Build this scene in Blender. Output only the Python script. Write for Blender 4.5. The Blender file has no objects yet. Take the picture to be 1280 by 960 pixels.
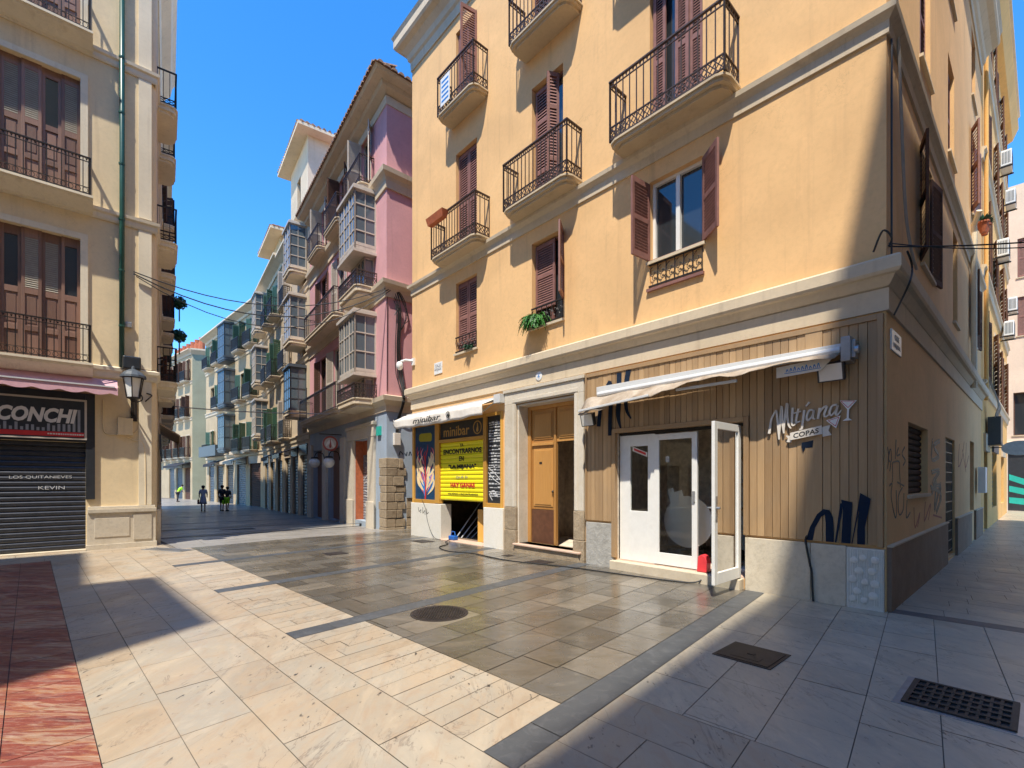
import bpy, bmesh, math, random
from mathutils import Vector, Matrix
random.seed(7)
R=math.radians
sc=bpy.context.scene
COL=sc.collection
# ---------------------------------------------------------------- frames
class Fr:
    """vertical facade frame: u along d, v outward along n, w up"""
    def __init__(s,P,d,n=None,toward=(0,0)):
        s.P=Vector((P[0],P[1],0)) if len(P)==2 else Vector(P)
        s.d=Vector((d[0],d[1],0)).normalized()
        if n is None:
            n=Vector((s.d.y,-s.d.x,0))
            if n.dot(Vector((toward[0],toward[1],0))-s.P)<0: n=-n
        s.n=Vector((n[0],n[1],0)).normalized()
        s.right=Vector((-s.n.y,s.n.x,0))
        s.rs=1 if s.right.dot(s.d)>0 else -1      # reading direction along u
    def p(s,u,v,w): return s.P+s.d*u+s.n*v+Vector((0,0,w))
    def sub(s,u,v,ang,sg=1):
        """frame hinged at (u,v), closed direction sg*d, opened outward by ang degrees"""
        a=R(ang); d=s.d*sg*math.cos(a)+s.n*math.sin(a)
        n=s.n*math.cos(a)-s.d*sg*math.sin(a)
        return Fr(s.p(u,v,0),d,n)
W=Fr((0,0),(1,0),(0,1))
# ---------------------------------------------------------------- mesh builder
class MB:
    def __init__(s): s.v=[];s.f=[];s.r=[];s.m=[];s.mi=0
    def add(s,vs,fs,r=None):
        k=len(s.v); r=random.random() if r is None else r
        s.v+= [Vector(a) for a in vs]; s.r+=[r]*len(vs)
        s.f+= [tuple(k+i for i in f) for f in fs]; s.m+=[s.mi]*len(fs)
        return s
    def hexa(s,p,r=None): return s.add(p,[(0,1,2,3),(7,6,5,4),(0,4,5,1),(1,5,6,2),(2,6,7,3),(3,7,4,0)],r)
    def box(s,fr,u0,u1,v0,v1,w0,w1,r=None):
        return s.hexa([fr.p(u0,v0,w0),fr.p(u1,v0,w0),fr.p(u1,v1,w0),fr.p(u0,v1,w0),fr.p(u0,v0,w1),fr.p(u1,v0,w1),fr.p(u1,v1,w1),fr.p(u0,v1,w1)],r)
    def quad(s,*p,r=None): return s.add(p,[tuple(range(len(p)))],r)
    def prism(s,fr,poly,v0,v1,r=None):
        n=len(poly)
        vs=[fr.p(a,v0,b) for a,b in poly]+[fr.p(a,v1,b) for a,b in poly]
        return s.add(vs,[tuple(range(n)),tuple(range(2*n-1,n-1,-1))]+[(i,(i+1)%n,n+(i+1)%n,n+i) for i in range(n)],r)
    def plan(s,fr,poly,w0,w1,r=None):      # polygon in (u,v) extruded up
        n=len(poly)
        vs=[fr.p(a,b,w0) for a,b in poly]+[fr.p(a,b,w1) for a,b in poly]
        return s.add(vs,[tuple(range(n)),tuple(range(2*n-1,n-1,-1))]+[(i,(i+1)%n,n+(i+1)%n,n+i) for i in range(n)],r)
    def profile(s,fr,u0,u1,prof,r=None):   # (v,w) profile along u
        n=len(prof)
        vs=[fr.p(u0,a,b) for a,b in prof]+[fr.p(u1,a,b) for a,b in prof]
        return s.add(vs,[tuple(range(n)),tuple(range(2*n-1,n-1,-1))]+[(i,(i+1)%n,n+(i+1)%n,n+i) for i in range(n)],r)
    def molding(s,pts,norms,prof):
        """profile swept along plan points with mitred corners; norms: outward normal per segment"""
        n=len(prof); rings=[]
        for i,p in enumerate(pts):
            if i==0: m=norms[0]
            elif i==len(pts)-1: m=norms[-1]
            else:
                a,b=norms[i-1],norms[i]; m=(a+b)/(1+a.dot(b))
            rings.append([p+m*a+Vector((0,0,b)) for a,b in prof])
        vs=[q for r_ in rings for q in r_]; fs=[]
        for k in range(len(pts)-1):
            for i in range(n):
                j=(i+1)%n; fs.append((k*n+i,k*n+j,(k+1)*n+j,(k+1)*n+i))
        fs.append(tuple(range(n))); e=(len(pts)-1)*n; fs.append(tuple(range(e+n-1,e-1,-1)))
        return s.add(vs,fs)
    def tube(s,pts,r,n=6,close=True):
        pts=[Vector(p) for p in pts]; rs=r if isinstance(r,(list,tuple)) else [r]*len(pts)
        vs=[];fs=[]; up=Vector((0,0,1))
        for i,p in enumerate(pts):
            t=(pts[min(i+1,len(pts)-1)]-pts[max(i-1,0)])
            if t.length<1e-9: t=Vector((0,0,1))
            t.normalize(); a=t.cross(up)
            if a.length<.15: a=t.cross(Vector((1,0,0)))
            a.normalize(); b=t.cross(a)
            for k in range(n):
                th=2*math.pi*k/n; vs.append(p+(a*math.cos(th)+b*math.sin(th))*rs[i])
        for i in range(len(pts)-1):
            for k in range(n):
                j=(k+1)%n; fs.append((i*n+k,i*n+j,(i+1)*n+j,(i+1)*n+k))
        if close: fs.append(tuple(range(n))); e=(len(pts)-1)*n; fs.append(tuple(range(e+n-1,e-1,-1)))
        return s.add(vs,fs)
    def lathe(s,c,prof,n=16,axis=None):
        c=Vector(c); vs=[];fs=[]
        for (r,z) in prof:
            for k in range(n):
                th=2*math.pi*k/n; q=Vector((r*math.cos(th),r*math.sin(th),z))
                if axis is not None: q=axis@q
                vs.append(c+q)
        m=len(prof)
        for i in range(m-1):
            for k in range(n):
                j=(k+1)%n; fs.append((i*n+k,i*n+j,(i+1)*n+j,(i+1)*n+k))
        fs.append(tuple(range(n-1,-1,-1))); e=(m-1)*n; fs.append(tuple(range(e,e+n)))
        return s.add(vs,fs)
    def ribbon(s,fr,pts,v0,v1,wd=None,smooth=4):
        """brush stroke on a wall: pts (u,w,width)"""
        P=[(a[0],a[1],(wd if wd else a[2])) for a in pts]; Q=[]
        if smooth and len(P)>2:
            for i in range(len(P)-1):
                p0=P[max(i-1,0)];p1=P[i];p2=P[i+1];p3=P[min(i+2,len(P)-1)]
                for k in range(smooth):
                    t=k/smooth
                    Q.append(tuple(.5*(2*p1[c]+(p2[c]-p0[c])*t+(2*p0[c]-5*p1[c]+4*p2[c]-p3[c])*t*t+(3*p1[c]-p0[c]-3*p2[c]+p3[c])*t**3) for c in range(3)))
            Q.append(P[-1])
        else: Q=P
        n=len(Q); L=[];Rr=[]
        for i,q in enumerate(Q):
            a=Q[max(i-1,0)];b=Q[min(i+1,n-1)]; tx,ty=b[0]-a[0],b[1]-a[1]; l=math.hypot(tx,ty) or 1
            nx,ny=-ty/l,tx/l; h=max(q[2],.004)/2
            L.append((q[0]+nx*h,q[1]+ny*h));Rr.append((q[0]-nx*h,q[1]-ny*h))
        for i in range(n-1):
            s.prism(fr,[L[i],L[i+1],Rr[i+1],Rr[i]],v0,v1)
        return s
    def wall(s,fr,u0,u1,w0,w1,holes,depth=.2):
        us=sorted({u0,u1}|{round(min(max(x,u0),u1),4) for h in holes for x in h[:2]})
        ws=sorted({w0,w1}|{round(min(max(x,w0),w1),4) for h in holes for x in h[2:4]})
        for i in range(len(us)-1):
            for j in range(len(ws)-1):
                cu,cw=(us[i]+us[i+1])/2,(ws[j]+ws[j+1])/2
                if any(h[0]<cu<h[1] and h[2]<cw<h[3] for h in holes): continue
                s.quad(fr.p(us[i],0,ws[j]),fr.p(us[i+1],0,ws[j]),fr.p(us[i+1],0,ws[j+1]),fr.p(us[i],0,ws[j+1]),r=.5)
        for h in holes:
            a,b,c,e=h[:4]; D=-(h[4] if len(h)>4 else depth)
            s.quad(fr.p(a,0,c),fr.p(a,D,c),fr.p(a,D,e),fr.p(a,0,e),r=.5); s.quad(fr.p(b,0,c),fr.p(b,D,c),fr.p(b,D,e),fr.p(b,0,e),r=.5)
            s.quad(fr.p(a,0,e),fr.p(a,D,e),fr.p(b,D,e),fr.p(b,0,e),r=.5); s.quad(fr.p(a,0,c),fr.p(a,D,c),fr.p(b,D,c),fr.p(b,0,c),r=.5)
        return s
    def build(s,name,mat,parent=None,smooth=False,bevel=0,loc=None):
        if parent is not None: org=ORG[parent]
        elif loc is not None: org=Vector(loc)
        else:
            xs=[v.x for v in s.v];ys=[v.y for v in s.v];zs=[v.z for v in s.v]
            org=Vector(((min(xs)+max(xs))/2,(min(ys)+max(ys))/2,min(zs)))
        me=bpy.data.meshes.new(name); me.from_pydata([tuple(v-org) for v in s.v],[],s.f)
        at=me.attributes.new('rnd','FLOAT','POINT'); at.data.foreach_set('value',s.r)
        mats=mat if isinstance(mat,list) else [mat]
        for m_ in mats: me.materials.append(m_)
        if len(mats)>1: me.polygons.foreach_set('material_index',s.m)
        if smooth: me.polygons.foreach_set('use_smooth',[True]*len(s.f))
        bm=bmesh.new(); bm.from_mesh(me); bmesh.ops.recalc_face_normals(bm,faces=bm.faces); bm.to_mesh(me); bm.free()
        o=bpy.data.objects.new(name,me); COL.objects.link(o)
        if parent is not None: o.parent=parent
        else: o.location=org
        ORG[o]=org
        if bevel:
            b=o.modifiers.new('bevel','BEVEL'); b.width=bevel; b.segments=2; b.limit_method='ANGLE'; b.angle_limit=R(40)
        return o
ORG={}
def tag(o,label=None,cat=None,group=None,kind=None):
    if label: o['label']=label
    if cat: o['category']=cat
    if group: o['group']=group
    if kind: o['kind']=kind
    return o
def thing(name,label,cat,loc,group=None):
    o=bpy.data.objects.new(name,None); COL.objects.link(o); o.location=loc; o.empty_display_size=.2
    ORG[o]=Vector(loc); return tag(o,label,cat,group)
def text(fr,uc,wc,width,height,string,v,mat,parent,name='lettering',shear=0,off=0,ext=.004,tilt=0):
    """lettering centred at (uc,wc) and fitted to width x height"""
    cu=bpy.data.curves.new(name,'FONT'); cu.body=string; cu.align_x='CENTER'; cu.shear=shear; cu.offset=off; cu.extrude=.01; cu.resolution_u=3
    ob=bpy.data.objects.new(name,cu); me=bpy.data.meshes.new_from_object(ob); bpy.data.objects.remove(ob)
    xs=[q.co.x for q in me.vertices]; ys=[q.co.y for q in me.vertices]
    x0,x1,y0,y1=min(xs),max(xs),min(ys),max(ys); org=ORG[parent]
    for q in me.vertices:
        a=((q.co.x-(x0+x1)/2)/(x1-x0))*width; b=((q.co.y-(y0+y1)/2)/(y1-y0))*height
        b+=a*math.tan(R(tilt))
        q.co=fr.p(uc,v+(ext if q.co.z>0 else 0),wc+b)+fr.right*a-org
    me.materials.clear(); me.materials.append(mat)
    o=bpy.data.objects.new(name,me); COL.objects.link(o); o.parent=parent; ORG[o]=org
    return o
# ---------------------------------------------------------------- materials
MC={}
class NT:
    def __init__(s,name):
        s.m=bpy.data.materials.new(name); s.m.use_nodes=True; s.t=s.m.node_tree; s.n=s.t.nodes; s.l=s.t.links
        s.b=s.n['Principled BSDF']; s.tc=s.n.new('ShaderNodeTexCoord')
    def lk(s,a,b): s.l.new(a,b)
    def mapn(s,scale=(1,1,1),src=None,rot=(0,0,0)):
        m=s.n.new('ShaderNodeMapping'); m.inputs['Scale'].default_value=scale; m.inputs['Rotation'].default_value=rot
        s.lk(src or s.tc.outputs['Object'],m.inputs['Vector']); return m.outputs[0]
    def noise(s,scale,detail=4,vec=None,rough=.55,dist=0):
        n=s.n.new('ShaderNodeTexNoise'); n.inputs['Scale'].default_value=scale; n.inputs['Detail'].default_value=detail
        n.inputs['Roughness'].default_value=rough; n.inputs['Distortion'].default_value=dist
        s.lk(vec or s.tc.outputs['Object'],n.inputs['Vector']); return n.outputs['Fac']
    def ramp(s,fac,stops):
        r=s.n.new('ShaderNodeValToRGB'); e=r.color_ramp.elements
        while len(e)<len(stops): e.new(.5)
        for i,(p,c) in enumerate(stops):
            e[i].position=p; e[i].color=(c,c,c,1) if not isinstance(c,(tuple,list)) else (*c,1)
        s.lk(fac,r.inputs[0]); return r.outputs[0]
    def mix(s,fac,a,b,mode='MIX'):
        m=s.n.new('ShaderNodeMix'); m.data_type='RGBA'; m.blend_type=mode
        for sock,val in ((m.inputs[0],fac),(m.inputs[6],a),(m.inputs[7],b)):
            if isinstance(val,(int,float)): sock.default_value=val
            elif isinstance(val,tuple): sock.default_value=(*val,1)
            else: s.lk(val,sock)
        return m.outputs[2]
    def rnd(s):
        a=s.n.new('ShaderNodeAttribute'); a.attribute_name='rnd'; return a.outputs['Fac']
    def math(s,op,a,b=0.):
        m=s.n.new('ShaderNodeMath'); m.operation=op
        for i,val in enumerate((a,b)):
            if isinstance(val,(int,float)): m.inputs[i].default_value=val
            else: s.lk(val,m.inputs[i])
        return m.outputs[0]
    def bump(s,h,strength=.2,dist=.01):
        b=s.n.new('ShaderNodeBump'); b.inputs['Strength'].default_value=strength; b.inputs['Distance'].default_value=dist
        s.lk(h,b.inputs['Height']); s.lk(b.outputs[0],s.b.inputs['Normal'])
    def col(s,c):
        if isinstance(c,tuple): s.b.inputs['Base Color'].default_value=(*c,1)
        else: s.lk(c,s.b.inputs['Base Color'])
    def rough(s,r):
        if isinstance(r,(int,float)): s.b.inputs['Roughness'].default_value=r
        else: s.lk(r,s.b.inputs['Roughness'])
def mul(c,k): return tuple(min(1,x*k) for x in c)
def paint(name,c,rough=.5,var=.12,metal=0,spec=.5):
    if name in MC: return MC[name]
    t=NT(name); f=t.noise(9,5)
    t.col(t.mix(t.ramp(f,[(.3,0.),(.7,1.)]),mul(c,1-var),mul(c,1+var*.6)))
    t.rough(rough); t.b.inputs['Metallic'].default_value=metal; t.b.inputs['Specular IOR Level'].default_value=spec
    MC[name]=t.m; return t.m
def stucco(name,c,dirt=(.25,.17,.1),amt=.35,bump=.25):
    t=NT(name)
    big=t.noise(.7,5,dist=.4); fine=t.noise(14,6,rough=.65)
    streak=t.noise(2.2,5,vec=t.mapn((2.6,2.6,.16)),rough=.6)
    c1=t.mix(t.ramp(big,[(.32,0.),(.68,1.)]),mul(c,.88),mul(c,1.06))
    c2=t.mix(t.math('MULTIPLY',t.ramp(streak,[(.56,0.),(.78,1.)]),amt),c1,dirt)
    blot=t.noise(1.7,7,rough=.7)
    c2=t.mix(t.math('MULTIPLY',t.ramp(blot,[(.6,0.),(.66,1.)]),amt*.6),c2,mul(c,1.18))
    blot2=t.noise(1.1,8,rough=.72,dist=1.); c2=t.mix(t.math('MULTIPLY',t.ramp(blot2,[(.62,0.),(.7,1.)]),amt*.5),c2,mul(dirt,1.3))
    nk=t.noise(.9,8,rough=.68,dist=.5); rk=t.math('ABSOLUTE',t.math('SUBTRACT',nk,.5)); mk=t.ramp(t.noise(.5,3),[(.5,0.),(.6,1.)])
    c2=t.mix(t.math('MULTIPLY',t.math('MULTIPLY',t.ramp(rk,[(.0,1.),(.004,0.)]),mk),.45),c2,mul(c,.45))
    c3=t.mix(t.math('MULTIPLY',t.ramp(fine,[(.3,1.),(.55,0.)]),.18),c2,mul(c,.6))
    sx=t.n.new('ShaderNodeSeparateXYZ'); t.lk(t.tc.outputs['Object'],sx.inputs[0])
    t.col(c3); t.rough(.88); t.bump(t.noise(55,4,rough=.7),bump,.006); return t.m
def stone(name,c,c2,scale=3,bump=.5,blotch=.5):
    t=NT(name); a=t.noise(scale,8,rough=.68,dist=.5); b=t.noise(scale*7,6,rough=.7)
    x=t.mix(t.ramp(a,[(.35,0.),(.65,1.)]),c,c2); x=t.mix(t.math('MULTIPLY',t.ramp(b,[(.3,1.),(.52,0.)]),blotch),x,mul(c,.4))
    x=t.mix(.35,x,t.mix(t.rnd(),mul(c,.75),mul(c2,1.1)))
    t.col(x); t.rough(.82); t.bump(t.math('ADD',a,t.math('MULTIPLY',b,.5)),bump,.02); return t.m
def wood(name,c,c2,vert=True,rough=.55,grain=14,weather=.3):
    t=NT(name); sc_=(9,9,.5) if vert else (.5,.5,9)
    g=t.noise(grain*.35,7,vec=t.mapn(sc_),rough=.62,dist=.6); r=t.rnd()
    x=t.mix(t.ramp(g,[(.3,0.),(.7,1.)]),c,c2)
    x=t.mix(.6,x,t.mix(r,mul(c,.72),mul(c2,1.15)))
    w=t.noise(.9,5,dist=.6); x=t.mix(t.math('MULTIPLY',t.ramp(w,[(.45,0.),(.75,1.)]),weather),x,(.27,.20,.13))
    t.col(x); t.rough(rough); t.bump(g,.35,.006); return t.m
def paving(name,cols,rough=(.35,.6),vein=(.35,.25,.15),veinamt=.35,stretch=(1,1,1),spots=0.,rot=0,wet=0.,bump=.12,rmix=.75):
    t=NT(name); r=t.rnd(); n=len(cols)
    st=[(i/(n-1) if n>1 else 0,c) for i,c in enumerate(cols)]
    base=t.ramp(r,st)
    v=t.mapn(stretch,rot=(0,0,R(rot)))
    a=t.noise(1.6,8,vec=v,rough=.62,dist=1.3); b=t.noise(9,7,vec=v,rough=.7,dist=.8)
    base2=t.ramp(a,[(.36+.28*i/(n-1),c) for i,c in enumerate(cols)])
    x=t.mix(1-rmix,base,base2)
    x=t.mix(t.math('MULTIPLY',t.ramp(b,[(.5,0.),(.72,1.)]),veinamt),x,vein)
    x=t.mix(t.math('MULTIPLY',t.ramp(b,[(.28,1.),(.42,0.)]),veinamt*.7),x,mul(cols[-1],1.25))
    if spots:
        q=t.noise(22,4,vec=t.mapn((1,.4,1),rot=(0,0,R(rot))),rough=.6); q2=t.noise(1.8,4)
        q=t.math('MULTIPLY',t.ramp(q,[(.62,0.),(.67,1.)]),t.ramp(q2,[(.47,0.),(.58,1.)]))
        x=t.mix(t.math('MULTIPLY',q,spots),x,(.05,.045,.04))
        n3=t.noise(2.4,7,vec=t.mapn((1,.45,1),rot=(0,0,R(rot+8))),rough=.62,dist=.9); rd_=t.math('ABSOLUTE',t.math('SUBTRACT',n3,.5))
        mk=t.ramp(t.noise(1.3,3),[(.46,0.),(.58,1.)])
        x=t.mix(t.math('MULTIPLY',t.math('MULTIPLY',t.ramp(rd_,[(.0,1.),(.012,0.)]),mk),.6*spots),x,(.13,.10,.08))
    dirt=t.noise(.55,6,rough=.6); x=t.mix(t.math('MULTIPLY',t.ramp(dirt,[(.42,0.),(.75,1.)]),.28),x,mul(cols[0],.55))
    t.col(x)
    rr=t.noise(1.1,6,rough=.65,dist=.6)
    t.rough(t.ramp(rr,[(.3,rough[0]),(.7,rough[1])]))
    t.b.inputs['Specular IOR Level'].default_value=.5
    if wet:
        t.b.inputs['Coat Weight'].default_value=wet; t.b.inputs['Coat Roughness'].default_value=.12
    t.bump(t.math('ADD',b,t.noise(60,3)),bump,.006); return t.m
def glassm(name,tint=(.8,.85,.85),refl=.12):
    t=NT(name); tr=t.n.new('ShaderNodeBsdfTransparent'); tr.inputs[0].default_value=(*tint,1)
    gl=t.n.new('ShaderNodeBsdfGlossy'); gl.inputs['Roughness'].default_value=.02
    fz=t.n.new('ShaderNodeFresnel'); fz.inputs[0].default_value=1.5
    mx=t.n.new('ShaderNodeMixShader'); t.lk(t.math('ADD',fz.outputs[0],refl*.5),mx.inputs[0]); t.lk(tr.outputs[0],mx.inputs[1]); t.lk(gl.outputs[0],mx.inputs[2])
    t.lk(mx.outputs[0],t.n['Material Output'].inputs['Surface']); return t.m
M={}
M['orange']=stucco('orange_plaster',(.82,.51,.235),amt=.36,dirt=(.42,.25,.13))
M['orange_side']=M['orange']
M['cream']=stucco('cream_moulding',(.66,.54,.38),amt=.4,bump=.15)
M['soffit']=stucco('balcony_render',(.60,.48,.32),amt=.35,bump=.15)
M['leftwall']=stucco('sand_plaster',(.82,.65,.40),amt=.3)
M['leftcream']=stucco('pale_moulding',(.80,.70,.52),amt=.3,bump=.12)
M['pink']=stucco('pink_plaster',(.68,.35,.36),amt=.25)
M['pinkcream']=stucco('tan_moulding',(.68,.56,.40),amt=.4)
M['bluewall']=stucco('pale_blue_plaster',(.36,.43,.52),amt=.3)
M['ivory']=stucco('ivory_plaster',(.60,.48,.34),amt=.4)
M['ochre']=stucco('ochre_plaster',(.52,.39,.23),amt=.35)
M['palegreen']=stucco('pale_green_plaster',(.29,.29,.20),amt=.3)
M['yellow']=stucco('yellow_plaster',(.80,.46,.15),amt=.3)
M['peach']=stucco('peach_plaster',(.80,.64,.50),amt=.2)
M['white']=paint('white_paint',(.80,.79,.75),.4,.05)
M['whiteplinth']=stone('painted_plinth',(.74,.70,.60),(.80,.76,.68),4,.25,.25)
M['plinth']=stone('pale_plinth_render',(.56,.48,.36),(.68,.61,.49),2.2,.35,.4)
M['sideplinth']=stone('brown_plinth_render',(.22,.15,.10),(.34,.24,.17),1.8,.3,.3)
M['greystone']=stone('weathered_grey_stone',(.38,.36,.32),(.58,.56,.51),9,1.0,.5)
M['sandstone']=stone('rough_sandstone',(.27,.20,.13),(.46,.36,.24),5,1.2,.6)
M['jambstone']=stone('pale_jamb_stone',(.58,.50,.38),(.70,.63,.52),3,.3,.3)
M['maroon']=paint('maroon_shutter_paint',(.25,.115,.095),.6,.2)
M['darkmaroon']=paint('dark_brown_shutter_paint',(.13,.07,.05),.85,.2,0,.12)
M['redwood']=wood('red_brown_joinery',(.17,.085,.06),(.29,.165,.12),rough=.45)
M['rollbrown']=paint('brown_roller_paint',(.075,.045,.035),.9,.3,0,.1)
M['palelouvre']=paint('faded_louvre_paint',(.42,.36,.27),.6,.15)
M['darkgreen']=paint('green_shutter_paint',(.045,.11,.07),.5,.2)
M['slate']=paint('slate_paint',(.07,.085,.10),.5,.2)
M['taupe']=paint('taupe_joinery_paint',(.54,.47,.39),.5,.1)
M['iron']=paint('black_iron',(.035,.028,.026),.45,.3,.4)
M['iron2']=paint('brown_iron',(.075,.05,.042),.5,.3,.3)
M['dark']=paint('dark_interior',(.03,.026,.022),.9,.3)
M['barroom']=paint('bar_room_wall',(.22,.15,.10),.9,.3)
M['roomwall']=paint('dim_room_wall',(.68,.58,.46),.9,.3)
M['clad']=wood('weathered_cladding',(.33,.195,.09),(.49,.32,.165),weather=.5,rough=.6)
M['doorwood']=wood('honey_door_wood',(.42,.19,.05),(.60,.31,.09),rough=.35,weather=.1)
M['barwood']=wood('orange_bar_wood',(.55,.27,.045),(.70,.38,.08),rough=.4,weather=.1)
M['kick']=paint('brown_kick_plate',(.13,.055,.03),.35,.25)
M['navy']=paint('navy_spray_paint',(.010,.020,.042),.85,.15,0,.2)
M['blackpaint']=paint('black_spray_paint',(.03,.03,.028),.6,.2)
M['redpaint']=paint('faded_red_spray_paint',(.35,.07,.05),.7,.2)
M['yellowshut']=paint('yellow_shutter_paint',(.90,.78,.02),.4,.04)
M['blackshut']=paint('dark_shutter_metal',(.045,.047,.055),.38,.25,.3)
M['blackframe']=paint('black_shop_frame',(.03,.034,.04),.35,.2)
M['steel']=paint('galvanised_steel',(.42,.43,.44),.35,.15,.6)
M['bluesteel']=paint('blue_grey_shutter',(.30,.36,.42),.4,.2,.3)
M['red']=paint('red_plastic',(.75,.05,.06),.35,.1)
M['pinkcloth']=paint('faded_pink_canvas',(.66,.38,.42),.8,.1)
M['whitecloth']=paint('cream_canvas',(.78,.72,.64),.8,.08)
M['dirtycloth']=stone('stained_canvas',(.28,.20,.13),(.60,.52,.42),3,.2,.3)
M['alu']=paint('white_aluminium',(.62,.62,.61),.3,.04)
M['lettercream']=paint('cream_letters',(.72,.66,.58),.5,.08)
M['lettergold']=paint('gold_letters',(.42,.24,.06),.5,.1)
M['letterblack']=paint('black_letters',(.015,.015,.015),.5,.1)
M['letterred']=paint('red_letters',(.6,.03,.03),.5,.1)
M['lettergrey']=paint('grey_letters',(.30,.30,.31),.5,.1)
M['paleletter']=paint('chalk_white_letters',(.62,.62,.62),.6,.1)
M['darkblue']=paint('poster_blue',(.012,.06,.14),.45,.3)
M['postercream']=paint('poster_cream',(.85,.66,.38),.5,.1)
M['posterred']=paint('poster_red',(.62,.04,.03),.5,.1)
M['posterpink']=paint('poster_pink',(.80,.28,.32),.5,.1)
M['posterblue']=paint('poster_bright_blue',(.02,.22,.62),.5,.1)
M['olive']=paint('olive_badge',(.36,.32,.02),.5,.1)
M['teal']=paint('teal_mural_paint',(.02,.42,.33),.5,.1)
M['greenpipe']=paint('green_drainpipe',(.012,.075,.055),.35,.2)
M['terracotta']=paint('terracotta',(.48,.13,.05),.7,.2)
M['rooftile']=paint('clay_roof_tile',(.30,.17,.10),.8,.35)
M['leaf']=paint('fern_green',(.05,.20,.03),.55,.4)
M['leaf2']=paint('dark_leaf_green',(.03,.11,.05),.55,.4)
M['cable']=paint('black_cable',(.02,.02,.02),.5,.1)
M['greycable']=paint('grey_conduit',(.40,.36,.31),.5,.1)
M['plasticwhite']=paint('white_plastic',(.80,.80,.78),.35,.03)
M['milk']=paint('milk_glass',(.80,.78,.72),.15,.03)
M['blueplastic']=paint('blue_plastic',(.02,.12,.45),.35,.1)
M['castiron']=paint('cast_iron',(.045,.036,.032),.55,.35,.3)
M['pinkstep']=stone('pink_doorstep',(.56,.36,.26),(.68,.50,.38),4,.2,.3)
M['creamstep']=stone('cream_doorstep',(.60,.50,.36),(.72,.63,.48),3,.2,.25)
M['skin']=paint('skin',(.45,.26,.18),.5,.05)
M['hair']=paint('dark_hair',(.02,.014,.01),.6,.2)
M['hivis']=paint('high_visibility_cloth',(.35,.80,.02),.7,.1)
M['darkcloth']=paint('dark_cloth',(.025,.025,.03),.8,.2)
M['dresscloth']=paint('pale_blue_cloth',(.42,.46,.60),.8,.15)
M['bagcloth']=paint('maroon_bag_leather',(.12,.03,.04),.5,.2)
M['debris']=stone('rubble',(.22,.18,.14),(.45,.40,.34),9,1.2,.6)
M['plank']=wood('bare_plank',(.40,.22,.10),(.55,.34,.17),weather=.2)
M['pane']=None
t=NT('window_glass'); t.col((.03,.035,.04)); t.rough(.04); t.b.inputs['Specular IOR Level'].default_value=.9; M['pane']=t.m
t=NT('tinted_bay_glass'); t.col((.10,.13,.15)); t.rough(.06); t.b.inputs['Specular IOR Level'].default_value=.9; M['baypane']=t.m
M['glass']=glassm('clear_glass',(.86,.9,.88),.03)
M['bluefilm']=glassm('blue_roof_edge',(.3,.6,.8),.2)
# ---------------------------------------------------------------- shared building elements
def window(fr,par,u0,u1,w0,w1,kind='closed',D=.12,mat='maroon',ang=(100,100),frame='white',sp=.05,sill=True,leaves=2,surround=None,name='window',glassmat='pane'):
    mb=MB(); t=.05
    if kind in('open','glass','bare'):
        for a,b,c,e in ((u0,u0+t,w0,w1),(u1-t,u1,w0,w1),(u0+t,u1-t,w0,w0+t),(u0+t,u1-t,w1-t,w1)): mb.box(fr,a,b,-D-.06,-D,c,e)
        um=(u0+u1)/2; mb.box(fr,um-.035,um+.035,-D-.06,-D+.01,w0+t,w1-t)
    else:
        for a,b,c,e in ((u0,u0+.03,w0,w1),(u1-.03,u1,w0,w1),(u0+.03,u1-.03,w1-.04,w1)): mb.box(fr,a,b,-D-.05,-D+.02,c,e)
    o=mb.build(name,M[frame] if kind in('open','glass','bare') else M[mat],par)
    MB().box(fr,u0+.001,u1-.001,-D-.075,-D-.055,w0+.001,w1-.001).build('pane',M[glassmat],o)
    if sill: MB().box(fr,u0-.05,u1+.05,-.02,.05,w0-.05,w0-.002).build('sill',M['cream' if surround is None else surround],o)
    if surround:
        s=MB(); q=.11
        s.box(fr,u0-q,u0-.002,.002,.035,w0,w1+q); s.box(fr,u1+.002,u1+q,.002,.035,w0,w1+q); s.box(fr,u0-.002,u1+.002,.002,.035,w1+.002,w1+q); s.build('surround',M[surround],o)
    wd=(u1-u0)/leaves
    if kind=='closed':
        for k in range(leaves): leaf(Fr(fr.p(u0+k*wd+.015,-D,0),fr.d,fr.n),o,wd-.01,w0+.02,w1-.04,M[mat],sp)
    elif kind in('open','half'):
        if ang[0] is not None: leaf(fr.sub(u0+.01,.0,ang[0],1),o,(u1-u0)/2,w0+.02,w1-.04,M[mat],sp)
        if ang[1] is not None: leaf(fr.sub(u1-.01,.0,ang[1],-1),o,(u1-u0)/2,w0+.02,w1-.04,M[mat],sp)
        if kind=='half':
            pass
    return o
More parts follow.
